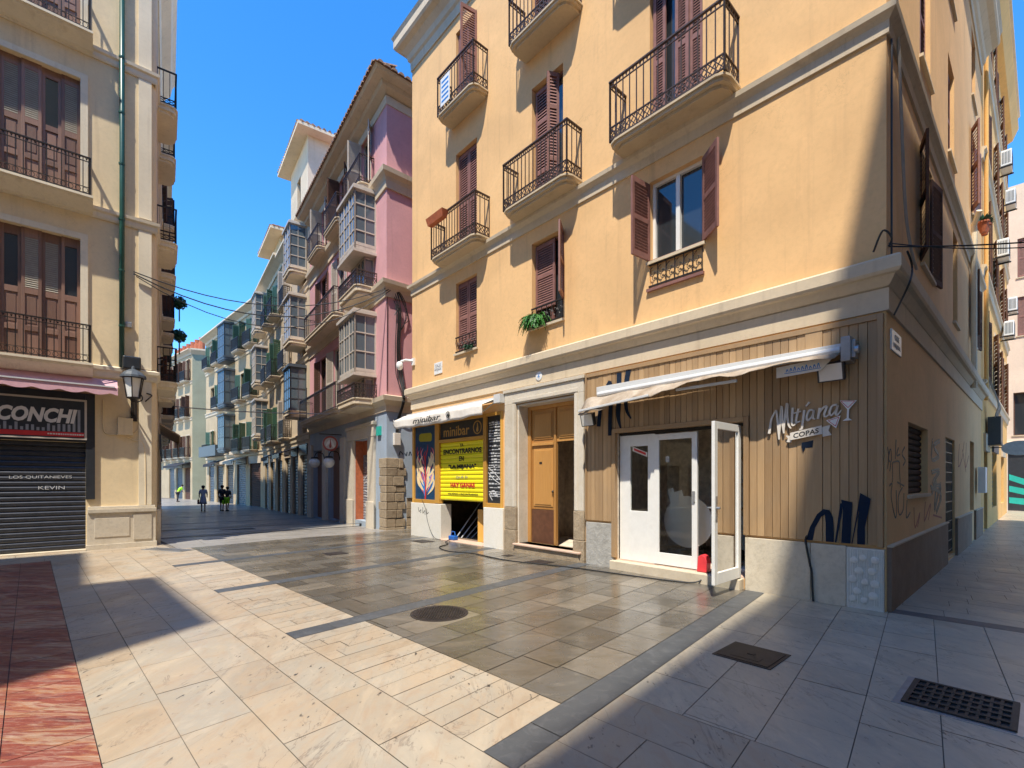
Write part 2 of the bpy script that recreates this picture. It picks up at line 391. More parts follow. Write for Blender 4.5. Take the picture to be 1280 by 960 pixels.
def leaf(fr,par,wd,w0,w1,mat,sp=.05,name='shutter',rails=(.5,)):
    mb=MB(); s=.055; T=.035
    mb.box(fr,0,s,0,T,w0,w1); mb.box(fr,wd-s,wd,0,T,w0,w1)
    h=w1-w0; zs=[w0]+[w0+h*q for q in rails]+[w1]
    mb.box(fr,s,wd-s,0,T,w0,w0+.1); mb.box(fr,s,wd-s,0,T,w1-.09,w1)
    for q in rails: mb.box(fr,s,wd-s,0,T,w0+h*q-.04,w0+h*q+.04)
    segs=[]; lo=w0+.1
    for q in rails: segs.append((lo,w0+h*q-.04)); lo=w0+h*q+.04
    segs.append((lo,w1-.09))
    for a,b in segs:
        n=max(2,int((b-a)/sp)); st=(b-a)/n
        for i in range(n):
            z=a+i*st
            mb.hexa([fr.p(s,T*.85,z),fr.p(wd-s,T*.85,z),fr.p(wd-s,T*.15,z+st*.9),fr.p(s,T*.15,z+st*.9),
                     fr.p(s,T*.85,z+.008),fr.p(wd-s,T*.85,z+.008),fr.p(wd-s,T*.15,z+st*.9+.008),fr.p(s,T*.15,z+st*.9+.008)])
    return mb.build(name,mat,par)
def railing(fr,par,u0,u1,v1,z0,h,mat,lattice=.23,sp=.11,bar=.0075,side=True,top=True):
    mb=MB(); e=.02
    segs=[((u0,v1),(u1,v1))]
    if side: segs+=[((u0,.0),(u0,v1)),((u1,.0),(u1,v1))]
    for a,b in segs:
        A=fr.p(a[0],a[1],0);B=fr.p(b[0],b[1],0); L=(B-A).length
        nn=fr.n if a[1]==b[1] else fr.d
        f=Fr(A,(B-A),nn)
        mb.box(f,-.012,L+.012,-.022,.022,z0+h-.025,z0+h); mb.box(f,0,L,-.012,.012,z0+.03,z0+.05)
        if lattice: mb.box(f,0,L,-.012,.012,z0+lattice,z0+lattice+.018)
        if top: mb.box(f,0,L,-.01,.01,z0+h-.11,z0+h-.095)
        n=max(1,int(L/sp))
        for i in range(n+1):
            x=L*i/n; b_=bar*(1.8 if i in(0,n) else 1)
            mb.box(f,x-b_,x+b_,-b_,b_,z0,z0+h-.02)
        if top:
            for i in range(n):
                x=L*(i+.5)/n; mb.prism(f,[(x-.02,z0+h-.04),(x+.02,z0+h-.04),(x,z0+h-.09)],-.006,.006)
        if lattice:
            m=max(1,int(L/.085)); st=L/m
            for i in range(m):
                for (p,q) in (((i*st),(i+1)*st),((i+1)*st,i*st)):
                    zm=z0+.04; zt=z0+lattice+.01; hf=(zt-zm)/2
                    for k in range(2):
                        x0,x1=(p,q)
                        za=zm+k*hf; zb=za+hf; d_=.0095
                        mb.prism(f,[(x0-d_,za),(x0+d_,za),(x1+d_,zb),(x1-d_,zb)],-.004+.001*k,.004+.001*k)
    return mb.build('railing',mat,par)
def slab(fr,par,u0,u1,v1,z,mat,th=.1,name='balcony',ch=.16,corbel=False):
    mb=MB(); c=ch
    def outline(i,vv): return [(u0+i,0),(u0+i,vv-c),(u0+i+c*.3,vv-c*.3),(u0+i+c,vv),(u1-i-c,vv),(u1-i-c*.3,vv-c*.3),(u1-i,vv-c),(u1-i,0)]
    mb.plan(fr,outline(0,v1),z-.035,z); mb.plan(fr,outline(.03,v1-.03),z-th*.65,z-.035)
    mb.plan(fr,outline(.08,v1-.09),z-th,z-th*.65)
    if corbel:
        for u in (u0+.25,u1-.25): mb.prism(Fr(fr.p(u,0,0),fr.n,fr.d),[(0,z-th),(v1*.8,z-th),(v1*.7,z-th-.08),(v1*.25,z-th-.2),(0,z-th-.4)],-.07,.07)
    return mb.build(name,mat,par)
def balcony(fr,par,u0,u1,depth,z,rail='iron2',mat='soffit',h=1.0,**k):
    kk={a:k.pop(a) for a in list(k) if a in('th','ch','corbel')}
    s=slab(fr,par,u0,u1,depth,z,M[mat],**kk)
    railing(fr,s,u0+.04,u1-.04,depth-.04,z,h,M[rail],**k); return s
def bay(fr,par,u0,u1,w0,w1,depth,mat,nu=3,nw=3,sides=1,panel=.0,glass='baypane',t=.05,roof=True):
    """projecting glazed bay"""
    mb=MB(); f=fr
    faces=[(f.p(u0,depth,0),f.d,f.n,u1-u0,nu),(f.p(u0,0,0),f.n,-f.d,depth,sides),(f.p(u1,0,0),f.n,f.d,depth,sides)]
    g=MB()
    for P,d,n,L,k in faces:
        q=Fr(P,d,n); 
        for i in range(k+1):
            x=L*i/k; tt=t if i in(0,k) else t*.6
            mb.box(q,max(0,x-tt),min(L,x+tt),-.05,.0,w0,w1)
        for j in range(nw+1):
            z=w0+panel+(w1-w0-panel)*j/nw; tt=t if j in(0,nw) else t*.4
            mb.box(q,0,L,-.045,-.005,max(w0,z-tt),min(w1,z+tt))
        for j in range(1,k*2,2):
            x=L*j/(2*k)
            if L/k>.5: mb.box(q,x-.012,x+.012,-.04,-.01,w0,w1)
        if panel: mb.box(q,0,L,-.045,-.01,w0,w0+panel)
        g.quad(q.p(.0,-.028,w0),q.p(L,-.028,w0),q.p(L,-.028,w1),q.p(0,-.028,w1))
    mb.box(f,u0-.05,u1+.05,0,depth+.05,w0-.09,w0-.001)
    if roof: mb.box(f,u0-.07,u1+.07,0,depth+.07,w1+.001,w1+.1); mb.box(f,u0-.03,u1+.03,0,depth+.03,w1+.101,w1+.16)
    o=mb.build('bay_window',M[mat],par); g.build('pane',M[glass],o); return o
def quoted(n): return n
def eaves(fr,par,u0,u1,z,ov,mat='pinkcream',tiles=True,name='roof',n_sp=.24):
    """timbered tiled eave: soffit, moulding and a row of curved tiles"""
    mb=MB(); mb.profile(fr,u0,u1,[(0,z-.3),(.12,z-.26),(.2,z-.12),(ov-.06,z-.06),(ov,z),(ov,z+.06),(0,z+.12)])
    o=mb.build(name,M[mat],par)
    if tiles:
        tl=MB(); u=u0+n_sp/2
        while u<u1:
            pts=[]
            for k in range(6):
                a=math.pi*k/5; pts.append((u-.1*math.cos(a),.09*math.sin(a)))
            tl.add([fr.p(p[0],ov+.08,z+.065+p[1]) for p in pts]+[fr.p(p[0],-1.2,z+.50+p[1]) for p in pts],
                   [(i,i+1,7+i,6+i) for i in range(5)]+[tuple(range(6))])
            u+=n_sp
        tl.add([fr.p(u0,ov+.04,z+.08),fr.p(u1,ov+.04,z+.08),fr.p(u1,-1.2,z+.5),fr.p(u0,-1.2,z+.5)],[(0,1,2,3)])
        tl.build('roof_tiles',M['rooftile'],o)
    return o
def shell(par,corners,z0,z1,mat,skip=(),roofmat=None,name='wall'):
    mb=MB(); n=len(corners)
    for i in range(n):
        if i in skip: continue
        a=corners[i];b=corners[(i+1)%n]
        mb.quad(Vector((a[0],a[1],z0)),Vector((b[0],b[1],z0)),Vector((b[0],b[1],z1)),Vector((a[0],a[1],z1)),r=.5)
    mb.quad(*[Vector((c[0],c[1],z1)) for c in corners],r=.5)
    return mb.build(name,mat,par)
# ================================================================ layout
C=Vector((4.538,5.818,0)); D1=Vector((-540,600,0)).normalized(); D2=Vector((668,600,0)).normalized()
N1=-Vector((D1.y,-D1.x,0)); N1=N1 if N1.dot(-C)>0 else -N1
N2=Vector((D2.y,-D2.x,0)); N2=N2 if N2.dot(-C)>0 else -N2
MF=Fr(C,D1,N1); SF=Fr(C,D2,N2)
L0=Vector((-9.69,10.91,0)); LF=Fr(L0,D2,N2)
D3=Vector((-435,600,0)).normalized(); P3=Vector((-4.1,15.7,0)); PF=Fr(P3,D3)
def zf(x,y):
    s=min(1,max(0,(-x-1)/4)); return max(-.45,-.0225*max(0,y-13))*s
S=Vector((-.17,-.51,1))
# ---------------------------------------------------------------- ground
def PV(a,b):
    v=(b+.055*a)/1.00715; u=a-.13*v
    p=C+D1*u+N1*v; return Vector((p.x,p.y,0))
def tiles(rects,h,gap=.0028):
    mb=MB()
    for a0,a1,b0,b1 in rects:
        ps=[PV(a0+gap,b0+gap),PV(a1-gap,b0+gap),PV(a1-gap,b1-gap),PV(a0+gap,b1-gap)]
        dz=random.uniform(-.0012,.0012)
        mb.quad(*[Vector((p.x,p.y,zf(p.x,p.y)+h+dz)) for p in ps])
    return mb
def rows(a0,a1,b0,b1,rw,ln,along='a',jit=.35):
    """running bond: rows of width rw, tiles of length ln"""
    out=[]
    A0,A1,B0,B1=(a0,a1,b0,b1) if along=='a' else (b0,b1,a0,a1)
    rws=rw if isinstance(rw,list) else None
    edges=[B0]
    if rws:
        for r_ in rws: edges.append(edges[-1]+r_)
    else:
        n=max(1,round((B1-B0)/rw)); edges=[B0+(B1-B0)*i/n for i in range(n+1)]
    for j in range(len(edges)-1):
        x=A0-random.random()*ln*.9
        while x<A1:
            l=ln*random.uniform(1-jit,1+jit); x0=max(x,A0); x1=min(x+l,A1)
            if x1-x0>.03:
                out.append((x0,x1,edges[j],edges[j+1]) if along=='a' else (edges[j],edges[j+1],x0,x1))
            x+=l
    return out
g=MB(); xs=[-200,-120,-80]+list(range(-60,41,2))+[60,100,200]; ys=[-200,-100,-60]+list(range(-40,61,2))+[80,120,200]
vs=[Vector((x,y,zf(x,y)-.012)) for y in ys for x in xs]; nx=len(xs)
g.add(vs,[(j*nx+i,j*nx+i+1,(j+1)*nx+i+1,(j+1)*nx+i) for j in range(len(ys)-1) for i in range(nx-1)],.5)
t=NT('joint_ground'); t.col(t.mix(t.noise(2,5),(.13,.11,.09),(.22,.19,.155))); t.rough(.8)
tag(g.build('ground',t.m,loc=(0,0,0)),kind='structure')
cream=[(.32,.245,.165),(.43,.335,.23),(.37,.325,.255),(.49,.405,.295)]
MPc=paving('cream_marble_paving',cream,(.32,.6),vein=(.38,.24,.14),veinamt=.45,stretch=(1,.35,1),spots=1.,rot=38,rmix=.42)
MPd=paving('damp_brown_slate_paving',[(.07,.06,.048),(.15,.126,.095),(.12,.113,.10),(.26,.218,.165)],(.16,.40),vein=(.09,.07,.03),veinamt=.5,stretch=(.5,1,1),rot=-45,wet=.12,rmix=.68)
MPg=paving('grey_marble_paving',[(.36,.305,.225),(.50,.425,.315),(.43,.385,.30),(.56,.475,.35)],(.28,.5),vein=(.26,.24,.23),veinamt=.5,stretch=(1,.4,1),spots=.7,rot=-70,rmix=.4)
MPr=paving('red_veined_marble_paving',[(.11,.035,.035),(.20,.055,.042),(.29,.08,.05),(.23,.06,.045),(.38,.16,.075),(.42,.28,.19),(.26,.07,.045)],(.25,.5),vein=(.55,.42,.32),veinamt=.75,stretch=(.5,3.2,1),rot=-24,rmix=.2)
MPs=paving('dark_granite_strip',[(.06,.065,.07),(.085,.09,.095),(.075,.08,.085)],(.35,.6),vein=(.2,.2,.2),veinamt=.4,rmix=.7)
MPst=paving('smooth_grey_street_paving',[(.27,.25,.22),(.34,.31,.275),(.30,.285,.26),(.37,.335,.30)],(.28,.5),vein=(.15,.14,.13),veinamt=.4,stretch=(.5,1,1),rot=-45,wet=.05,rmix=.55)
strips=[1.38,4.5,7.3,10.2]; SW=.26
def near(L): return tag(L,kind='structure')
dk=[];st=[];cr=[]
for i,a in enumerate(strips):
    a1=strips[i+1] if i<3 else 12.9
    dk+=rows(a+SW,a1,-3.0,4.65,.42,.72,'b')
    st+=[(a,a+SW,-2.8+1.3*k,-2.8+1.3*(k+1)) for k in range(6)]+[(a,a+SW,5.0,5.45)]
    cr+=rows(a+SW,a1,4.65,5.45,.21,1.7,'b',.1)
near(tiles(dk,0,.0045).build('damp_brown_paving',MPd,loc=(0,0,0)))
near(tiles([(a,b,c,min(d,5.45)) for a,b,c,d in st],.001).build('granite_strips',MPs,loc=(0,0,0)))
cr+=rows(1.38,12.9,5.45,7.05,[.4,.4,.42,.38],.95,'a',.25)
cr+=rows(1.38-12,1.38,4.2,7.05,[.45,.4,.4,.4,.42,.38,.4],.95,'a',.25)
cr+=rows(12.9,15.6,5.0,9.5,.45,.8,'b')
cr+=rows(-12,15.6,9.5+.0,26,.6,.95,'a')
near(tiles(cr,.0).build('cream_paving',MPc,loc=(0,0,0)))
rd=rows(-12,12.9,7.05,9.5,.41,.62,'a')
near(tiles(rd,.0).build('red_paving',MPr,loc=(0,0,0)))
gr=rows(-.02,1.38,-.6,4.2,.467,.62,'b',.3)+rows(-12,-.02,.0,4.2,.42,.68,'b',.3)
near(tiles(gr,.0).build('grey_paving',MPg,loc=(0,0,0)))
al=rows(-4.5,-.02,-40,-.24,.33,.62,'a',.3)
near(tiles(al,.0).build('alley_paving',MPg,loc=(0,0,0)))
near(tiles([(-4.5,-.02,-.24,0)],.001).build('granite_threshold',MPs,loc=(0,0,0)))
far=rows(12.9,62,-22,4.9,.5,1.0,'b',.3); st=[]
near(tiles(far,.0).build('street_paving',MPst,loc=(0,0,0)))
near(tiles([(a,a+.25,-9,4.9) for a in (15.5,18.5,22,27,33)],.005).build('street_strips',MPs,loc=(0,0,0)))
# ---------------------------------------------------------------- main orange building
BH=14.55; MU=11.17
om=thing('corner_building','orange plastered corner house with maroon shutters, iron balconies and cream cornice','building',C)
cols=[(8.08,8.96),(5.24,6.14),(2.31,3.25)]
holes=[(a,b,4.87,6.7) for a,b in cols]+[(a,b,7.36,10.05) for a,b in cols]+[(a,b,z,13.2) for (a,b),z in zip(cols,(10.93,10.86,10.86))]
holes+=[(1.66,3.92,.15,2.45,.001),(4.9,6.6,.2,3.3,.30),(7.1,11.1,0,3.2,.001)]
mb=MB(); mb.wall(MF,0,MU,-.3,BH,holes,.16)
SL=12.6
sh=[(1.37,3.04,1.39,2.42,.14),(5.1,6.5,.05,2.43,.14),(9.5,10.5,.8,2.6,.14),(2.4,3.5,4.95,6.75),(6.2,6.95,4.9,6.8),(9.9,11.0,5.2,6.9),
    (5.45,6.4,8.1,10.05),(9.9,10.9,8.5,10.7),(2.3,3.3,8.1,10.2),(2.3,3.3,11.3,13.3),(5.4,6.4,11.3,13.3),(9.9,10.9,11.6,13.4)]
mb.wall(SF,0,SL,-.3,BH,sh,.3)
A=MF.p(MU,0,0);B=SF.p(SL,0,0);Bk=A+(B-C)
for a,b in((A,Bk),(Bk,B)): mb.quad(Vector((a.x,a.y,-.8)),Vector((b.x,b.y,-.8)),Vector((b.x,b.y,BH)),Vector((a.x,a.y,BH)),r=.5)
mb.quad(*[Vector((q.x,q.y,BH)) for q in (C,A,Bk,B)],r=.5)
wall=mb.build('wall',M['orange'],om)
pts=[A+Vector((0,0,0)),C.copy(),B]
pm=[MF.p(MU,0,0),C.copy(),SF.p(SL,0,0)]; nn=[MF.n,SF.n]
# wrap round the far left corner as well
NL=D1.copy()
path=[MF.p(MU,-3,0)]+pm; nn3=[NL]+nn
def mold(name,prof,mat): 
    return MB().molding(path,nn3,prof).build(name,M[mat],om)
mold('cornice',[(0,3.93),(.035,3.95),(.07,4.0),(.10,4.055),(.15,4.065),(.17,4.10),(.17,4.24),(.14,4.27),(0,4.31)],'cream')
mold('frieze',[(0,3.655),(.03,3.655),(.03,3.925),(0,3.93)],'cream')
mold('string_course',[(0,7.0),(.03,7.0),(.035,7.15),(.07,7.19),(.11,7.22),(.12,7.29),(0,7.33)],'cream')
mold('eaves_cornice',[(0,13.6),(.03,13.6),(.04,13.85),(.09,13.9),(.12,14.05),(.24,14.18),(.36,14.24),(.4,14.3),(.4,14.5),(.45,14.6),(0,14.75)],'cream')
for i,(a,b) in enumerate(cols):
    if i==0: w=window(MF,om,a,b,4.87,6.7,'closed',sp=.055)
    if i==1:
        w=window(MF,om,a,b,4.87,6.7,'bare',D=.16,frame='maroon')
        leaf(Fr(MF.p(a+.33,-.14,0),MF.d,MF.n),w,.56,5.27,6.66,M['maroon'],.05)
        leaf(MF.sub(a+.02,.0,122,1),w,.44,5.27,6.66,M['maroon'],.05)
    if i==2:
        w=window(MF,om,a,b,5.33,6.7,'open',D=.1,ang=(142,95),sp=.048)
        # wide sliding shutter leaves replaced by full leaves hinged at the reveals
    # iron window guard with scrolls
    gd=MB(); g0,g1=4.89,5.29; ex=.02 if i<2 else .03; V=.0
    gd.box(MF,a-ex+.02,b+ex-.02,V-.0,V+.025,g0,g0+.03,); gd.box(MF,a-ex+.02,b+ex-.02,V,V+.025,g1-.03,g1)
    n=6; st_=(b-a)/n
    for k in range(n):
        cx=a+st_*(k+.5); 
        for s_ in(1,-1):
            pt=[]
            for q in range(9):
                th=q/8*math.pi*1.7; rr=.075*(1-q/12)
                pt.append(MF.p(cx+s_*.012+s_*rr*math.sin(th),.012,(g0+g1)/2+s_*.04+rr*math.cos(th)*1.3))
            gd.tube(pt,.007,4)
        gd.box(MF,cx-st_/2-.006,cx-st_/2+.006,.004,.016,g0,g1)
    gd.build('window_guard',M['iron'],w)
    if i==2:
        fb=MB(); fb.box(MF,a-.02,b+.04,.0,.04,5.292,5.34); fb.build('sill',M['maroon'],w); MB().box(MF,a-.03,b+.04,-.02,.05,4.82,4.868).build('lower_sill',M['maroon'],w)
        MB().box(MF,a,b,-.05,-.03,4.87,5.33).build('apron',M['orange'],w)
# window of the third column needs wall below its frame
b1=balcony(MF,om,7.55,9.5,.47,7.36,th=.14)
w=window(MF,om,8.08,8.96,7.37,10.05,'closed',sp=.06,sill=False,D=.13)
b2=balcony(MF,om,4.72,6.62,.47,7.42,th=.14,h=1.02)
w=window(MF,om,5.24,6.14,7.43,10.05,'bare',sill=False,D=.14,frame='maroon')
leaf(Fr(MF.p(5.66,-.13,0),MF.d,MF.n),w,.46,7.45,10.0,M['maroon'],.06,rails=(.3,.72))
leaf(Fr(MF.p(5.45,-.1,0),MF.sub(0,0,62,1).d,MF.sub(0,0,62,1).n),w,.26,7.45,10.0,M['maroon'],.06,rails=(.3,.72))
b3=balcony(MF,om,1.72,3.78,.5,7.42,th=.14,h=1.05,lattice=.24,sp=.13)
w=window(MF,om,2.31,3.25,7.43,10.05,'bare',sill=False,D=.12,frame='maroon')
for k,x in enumerate((2.33,2.56,2.99)): leaf(Fr(MF.p(x,-.1 if k!=1 else -.06,0),MF.d,MF.n),w,.235,7.45,10.0,M['maroon'],.045,rails=(.5,))
b4=balcony(MF,om,7.62,9.2,.47,10.92,th=.14,h=1.0,sp=.12)
w=window(MF,om,8.08,8.96,10.93,13.2,'bare',sill=False,D=.14,frame='maroon')
leaf(MF.sub(8.1,.0,80,1),w,.44,10.95,13.15,M['maroon'],.06); leaf(Fr(MF.p(8.5,-.1,0),MF.d,MF.n),w,.44,10.95,13.15,M['maroon'],.06)
b5=balcony(MF,om,4.72,6.4,.5,10.85,th=.14,h=1.0)
w=window(MF,om,5.24,6.14,10.87,13.2,'closed',sill=False)
b6=balcony(MF,om,1.72,3.78,.5,10.85,th=.14,h=1.0)
w=window(MF,om,2.31,3.25,10.86,13.2,'closed',sill=False)
# side (alley) windows
def vroll(fr,par,u0,u1,w0,w1,v,mat,name='roller_shutter',p=.085):
    mb=MB(); n=int((w1-w0)/p); p=(w1-w0)/n
    for i in range(n):
        z=w0+i*p
        mb.prism(Fr(fr.p(u0,0,0),fr.n,fr.d),[(v-.02,z),(v,z+.006),(v+.018,z+p*.3),(v+.018,z+p*.72),(v,z+p*.97),(v-.02,z+p)],0,(u1-u0))
    return mb.build(name,mat,par)
o=vroll(SF,om,1.37,3.04,1.39,2.42,-.10,M['rollbrown'],p=.09)
MB().box(SF,1.3,3.1,-.28,.04,1.34,1.385).build('sill',M['cream'],om)
dg=MB(); 
for k in range(9): dg.box(SF,5.1+k*.17,5.12+k*.17,-.05,-.035,.1,2.43)
for k in range(12): dg.box(SF,5.1,6.5,-.05,-.036,.15+k*.2,.165+k*.2)
dr=MB().box(SF,5.1,6.5,-.13,-.09,.05,2.43).build('door',M['slate'],om); dg.build('door_grille',M['iron'],dr)
MB().box(SF,9.5,10.5,-.13,-.09,.8,2.6).build('door',M['redwood'],om)
window(SF,om,2.4,3.5,4.95,6.75,'open',D=.2,ang=(163,172),frame='darkmaroon',mat='darkmaroon',sp=.07)
window(SF,om,6.2,6.95,4.9,6.8,'bare',D=.28,frame='darkmaroon')
window(SF,om,9.9,11.0,5.2,6.9,'open',D=.2,ang=(160,170),frame='darkmaroon',sp=.08,mat='darkmaroon')
window(SF,om,5.45,6.4,8.1,10.05,'closed',D=.1,sp=.05,mat='maroon')
window(SF,om,9.9,10.9,8.5,10.7,'open',D=.2,ang=(158,170),sp=.08,frame='maroon')
window(SF,om,2.3,3.3,8.1,10.2,'closed',D=.1,sp=.08)
window(SF,om,2.3,3.3,11.3,13.3,'closed',D=.1,sp=.08); window(SF,om,5.4,6.4,11.3,13.3,'closed',D=.1,sp=.08); window(SF,om,9.9,10.9,11.6,13.4,'closed',D=.1,sp=.08)
# side plinth
for a,b in((.03,5.05),(6.55,9.45),(10.55,12.58)): MB().box(SF,a,b,.001,.06,.781,.80).build('plinth_cap',M['cream'],MB().box(SF,a,b,.001,.045,-.3,.78).build('side_plinth',M['sideplinth'],om))
sg=[[(.2,1.98),(.1,1.86),(.26,1.83),(.26,1.96),(.2,1.98)],[(.28,1.87),(.18,1.71)],[(.05,2.0),(.12,1.9),(.06,1.74)],[(.55,2.12),(.5,1.87)],[(.69,2.02),(.59,1.92),(.8,1.94)],[(1.11,2.05),(.93,1.95),(1.15,1.87),(1.01,1.8)],[(.34,1.83),(.34,1.57)],[(.34,1.82),(.74,1.84),(.77,1.71),(.83,1.5)],[(.17,1.53),(.31,1.55),(.26,1.39),(.5,1.12),(.59,1.22),(.55,1.47)],[(.95,1.5),(.69,1.38),(.74,1.15),(1.01,1.2),(1.06,1.42)],[(1.06,1.52),(.64,1.57)],[(1.28,1.32),(1.23,1.08),(1.51,1.14)]]
for s_ in sg: MB().ribbon(SF,s_,.0,.004,wd=.022).build('graffiti',M['blackpaint'],om)
for k in range(2):
    for s_ in ([(3.5,2.3),(3.42,1.97),(4.2,2.06),(3.6,2.2),(4.3,2.33)],[(3.4,1.75),(4.3,1.79),(3.5,1.56),(4.4,1.52)],[(3.4,1.4),(3.9,1.6),(3.7,1.1),(4.4,1.55),(4.3,1.2)],[(3.3,1.5),(4.5,1.35),(3.9,1.05)]):
        MB().ribbon(SF,[(a+.05*k,b-.04*k) for a,b in s_],.0,.004,wd=.035).build('graffiti',M['blackpaint'],om)
for s_ in ([(7.3,2.4),(7.1,1.9),(7.8,2.1),(8.2,2.5)],[(7.9,2.3),(8.6,1.8)],[(8.7,2.5),(8.5,1.9),(9.2,2.2)],[(1.8,1.2),(1.9,.9),(2.3,1.1),(2.1,.9)],[(2.8,1.25),(2.7,.95),(3.3,1.2),(3.1,.95)],[(3.6,1.0),(4.6,.9)]): MB().ribbon(SF,s_,.0,.003,wd=.03).build('graffiti',M['redpaint'],om)
# ---- ground floor, timber front with glazed doors
def clad():
    mb=MB()
    def run(u0,u1,w0,w1,pw=.098,v=.05):
        n=max(1,round((u1-u0)/pw)); p=(u1-u0)/n
        for i in range(n):
            x=u0+i*p; dv=random.uniform(-.003,.003)
            if w1-w0>2: 
                pass
            mb.box(MF,x+.003,x+p-.003,.0,v+dv,w0,w1)
    run(.08,.66,.80,3.55); run(.86,1.58,.80,3.55); run(1.58,4.02,2.53,3.55); run(4.02,4.58,.84,3.55)
    return mb
o=clad().build('timber_cladding',M['clad'],om,bevel=.003)
t_=MB(); t_.box(MF,.02,.08,.0,.07,.78,3.62); t_.box(MF,.66,.86,.0,.062,.80,3.56); t_.box(MF,.08,4.58,.0,.07,3.552,3.62); t_.box(MF,4.58,4.62,.0,.07,.84,3.62)
t_.box(MF,1.585,1.66,.001,.075,.80,2.525); t_.box(MF,3.92,4.0,.001,.075,.2,2.525); t_.box(MF,1.66,3.92,.001,.075,2.45,2.528); t_.build('cladding_frame',M['clad'],om,bevel=.004)
MB().box(MF,.08,.66,.0,.02,.80,3.55).box(MF,.86,4.58,.0,.02,2.53,3.55).build('cladding_backing',M['dark'],om)
for a,b in((.80,1.64),(.40,.795)): MB().box(MF,a,b,.001,.06,-.2,.765).build('stone_plinth',M['plinth'],om,bevel=.006)
MB().box(MF,3.98,4.60,.001,.06,-.2,.80).build('stone_plinth',M['greystone'],om,bevel=.008)
cp=MB(); cp.box(MF,.015,.395,.001,.055,-.2,.755)
for k in range(15): 
    x=.03+k*.0245; cp.box(MF,x,x+.008,.055,.064,.06,.73)
for (x,z,r_) in ((.1,.62,.045),(.22,.64,.04),(.31,.60,.045),(.13,.48,.045),(.26,.47,.05),(.33,.36,.05),(.1,.33,.05),(.2,.34,.04),(.28,.22,.045),(.12,.18,.05),(.33,.12,.045),(.21,.11,.04)):
    cp.lathe(MF.p(x,.055,z),[(r_,0),(r_*.95,.014),(r_*.6,.018),(.001,.02)],12,axis=Matrix((MF.d,Vector((0,0,1)),MF.n)).transposed())
cp.build('carved_panel',M['whiteplinth'],om)
gm=MB()
G1=[[(0.85,0.80),(0.8,0.98),(0.72,1.15),(0.65,1.22),(0.58,1.21),(0.54,1.12),(0.53,0.98),(0.53,0.80),(0.62,0.80),(0.62,1.04),(0.63,1.15),(0.67,1.12),(0.74,0.97),(0.77,0.80)],[(0.52,0.80),(0.46,1.3),(0.44,1.31),(0.44,1.19),(0.5,0.80)],[(0.45,1.35),(0.33,1.32),(0.34,1.1),(0.35,0.80),(0.45,0.8),(0.43,1.2)],[(0.34,0.80),(0.25,1.43),(0.24,1.41),(0.26,1.23),(0.33,0.80)],[(0.25,1.44),(0.14,1.37),(0.17,1.18),(0.2,1.02),(0.2,0.80),(0.28,0.80),(0.28,0.96),(0.26,1.23)]]
for i,pg in enumerate(G1): gm.prism(MF,pg,.0632+.0005*i,.0655+.0005*i)
gm.build('painted_letter',M['navy'],om); gm=MB()
G2=[[(4.04,3.41,.067),(4.14,3.27,.079),(4.24,3.06,.087),(4.3,2.6,.083)],[(4.03,3.4,.066),(3.99,3.21,.079),(4.02,2.85,.084),(4.03,2.41,.08)],[(3.84,3.53,.103),(3.85,3.01,.103),(3.86,2.74,.086),(3.8,2.5,.021)],[(3.64,3.55,.103),(3.69,3.29,.096),(3.69,2.88,.071),(3.59,2.68,.025)]]
for i,s_ in enumerate(G2): gm.ribbon(MF,s_,.0765 if i==1 else .055,.0785 if i==1 else .058)
gm.build('painted_letter',M['navy'],om)
# room behind the glazed doors
rm=MB(); rm.box(MF,1.2,4.4,-2.6,-2.55,.1,3.0); rm.box(MF,1.15,1.2,-2.55,-.02,.1,3.0); rm.box(MF,4.4,4.45,-2.55,-.02,.1,3.0); rm.box(MF,1.15,4.45,-2.6,-.02,3.0,3.05); rm.box(MF,1.15,1.655,-.06,-.02,.1,3.0); rm.box(MF,3.925,4.45,-.06,-.02,.1,3.0); rm.box(MF,1.2,4.4,-2.55,-.02,.1,.15)
rm.build('shop_interior',M['roomwall'],om)
st_=MB(); st_.box(MF,1.68,3.98,-.04,.16,-.2,.15); st_.build('doorstep',M['creamstep'],om,bevel=.01)
MB().box(MF,1.66,3.92,-.6,-.04,.151,.156).build('threshold',M['pinkstep'],om)
# fixed white panel, leaf, open leaf
def gleaf(fr,par,wd,w0,w1,lo=.2,stile=.09,name='glazed_door'):
    mb=MB(); T=.045
    mb.box(fr,0,stile,0,T,w0,w1); mb.box(fr,wd-stile,wd,0,T,w0,w1); mb.box(fr,stile,wd-stile,0,T,w0,w0+lo); mb.box(fr,stile,wd-stile,0,T,w1-.1,w1)
    o=mb.build(name,M['white'],par,bevel=.004); MB().quad(fr.p(stile,T/2,w0+lo),fr.p(wd-stile,T/2,w0+lo),fr.p(wd-stile,T/2,w1-.1),fr.p(stile,T/2,w1-.1)).build('pane',M['glass'],o); return o
fx=Fr(MF.p(3.2,-.13,0),MF.d,MF.n)
mb=MB(); mb.box(fx,0,.14,0,.05,.16,2.40); mb.box(fx,.5,.72,0,.05,.16,2.40); mb.box(fx,.14,.5,0,.05,.16,1.05); mb.box(fx,.14,.5,0,.05,2.2,2.40); o=mb.build('fixed_panel',M['white'],om,bevel=.004)
MB().quad(fx.p(.14,.025,1.05),fx.p(.5,.025,1.05),fx.p(.5,.025,2.2),fx.p(.14,.025,2.2)).build('pane',M['glass'],o)
sk=MB(); sk.prism(fx,[(.16,2.0),(.46,2.12),(.46,2.2),(.16,2.08)],.03,.034); sk.build('sticker',M['lettercream'],o); sk=MB(); sk.prism(fx,[(.19,2.035),(.43,2.13),(.43,2.17),(.19,2.075)],.0345,.036); sk.build('sticker',M['letterred'],o)
gl=gleaf(Fr(MF.p(2.43,-.10,0),MF.d,MF.n),om,.77,.17,2.38)
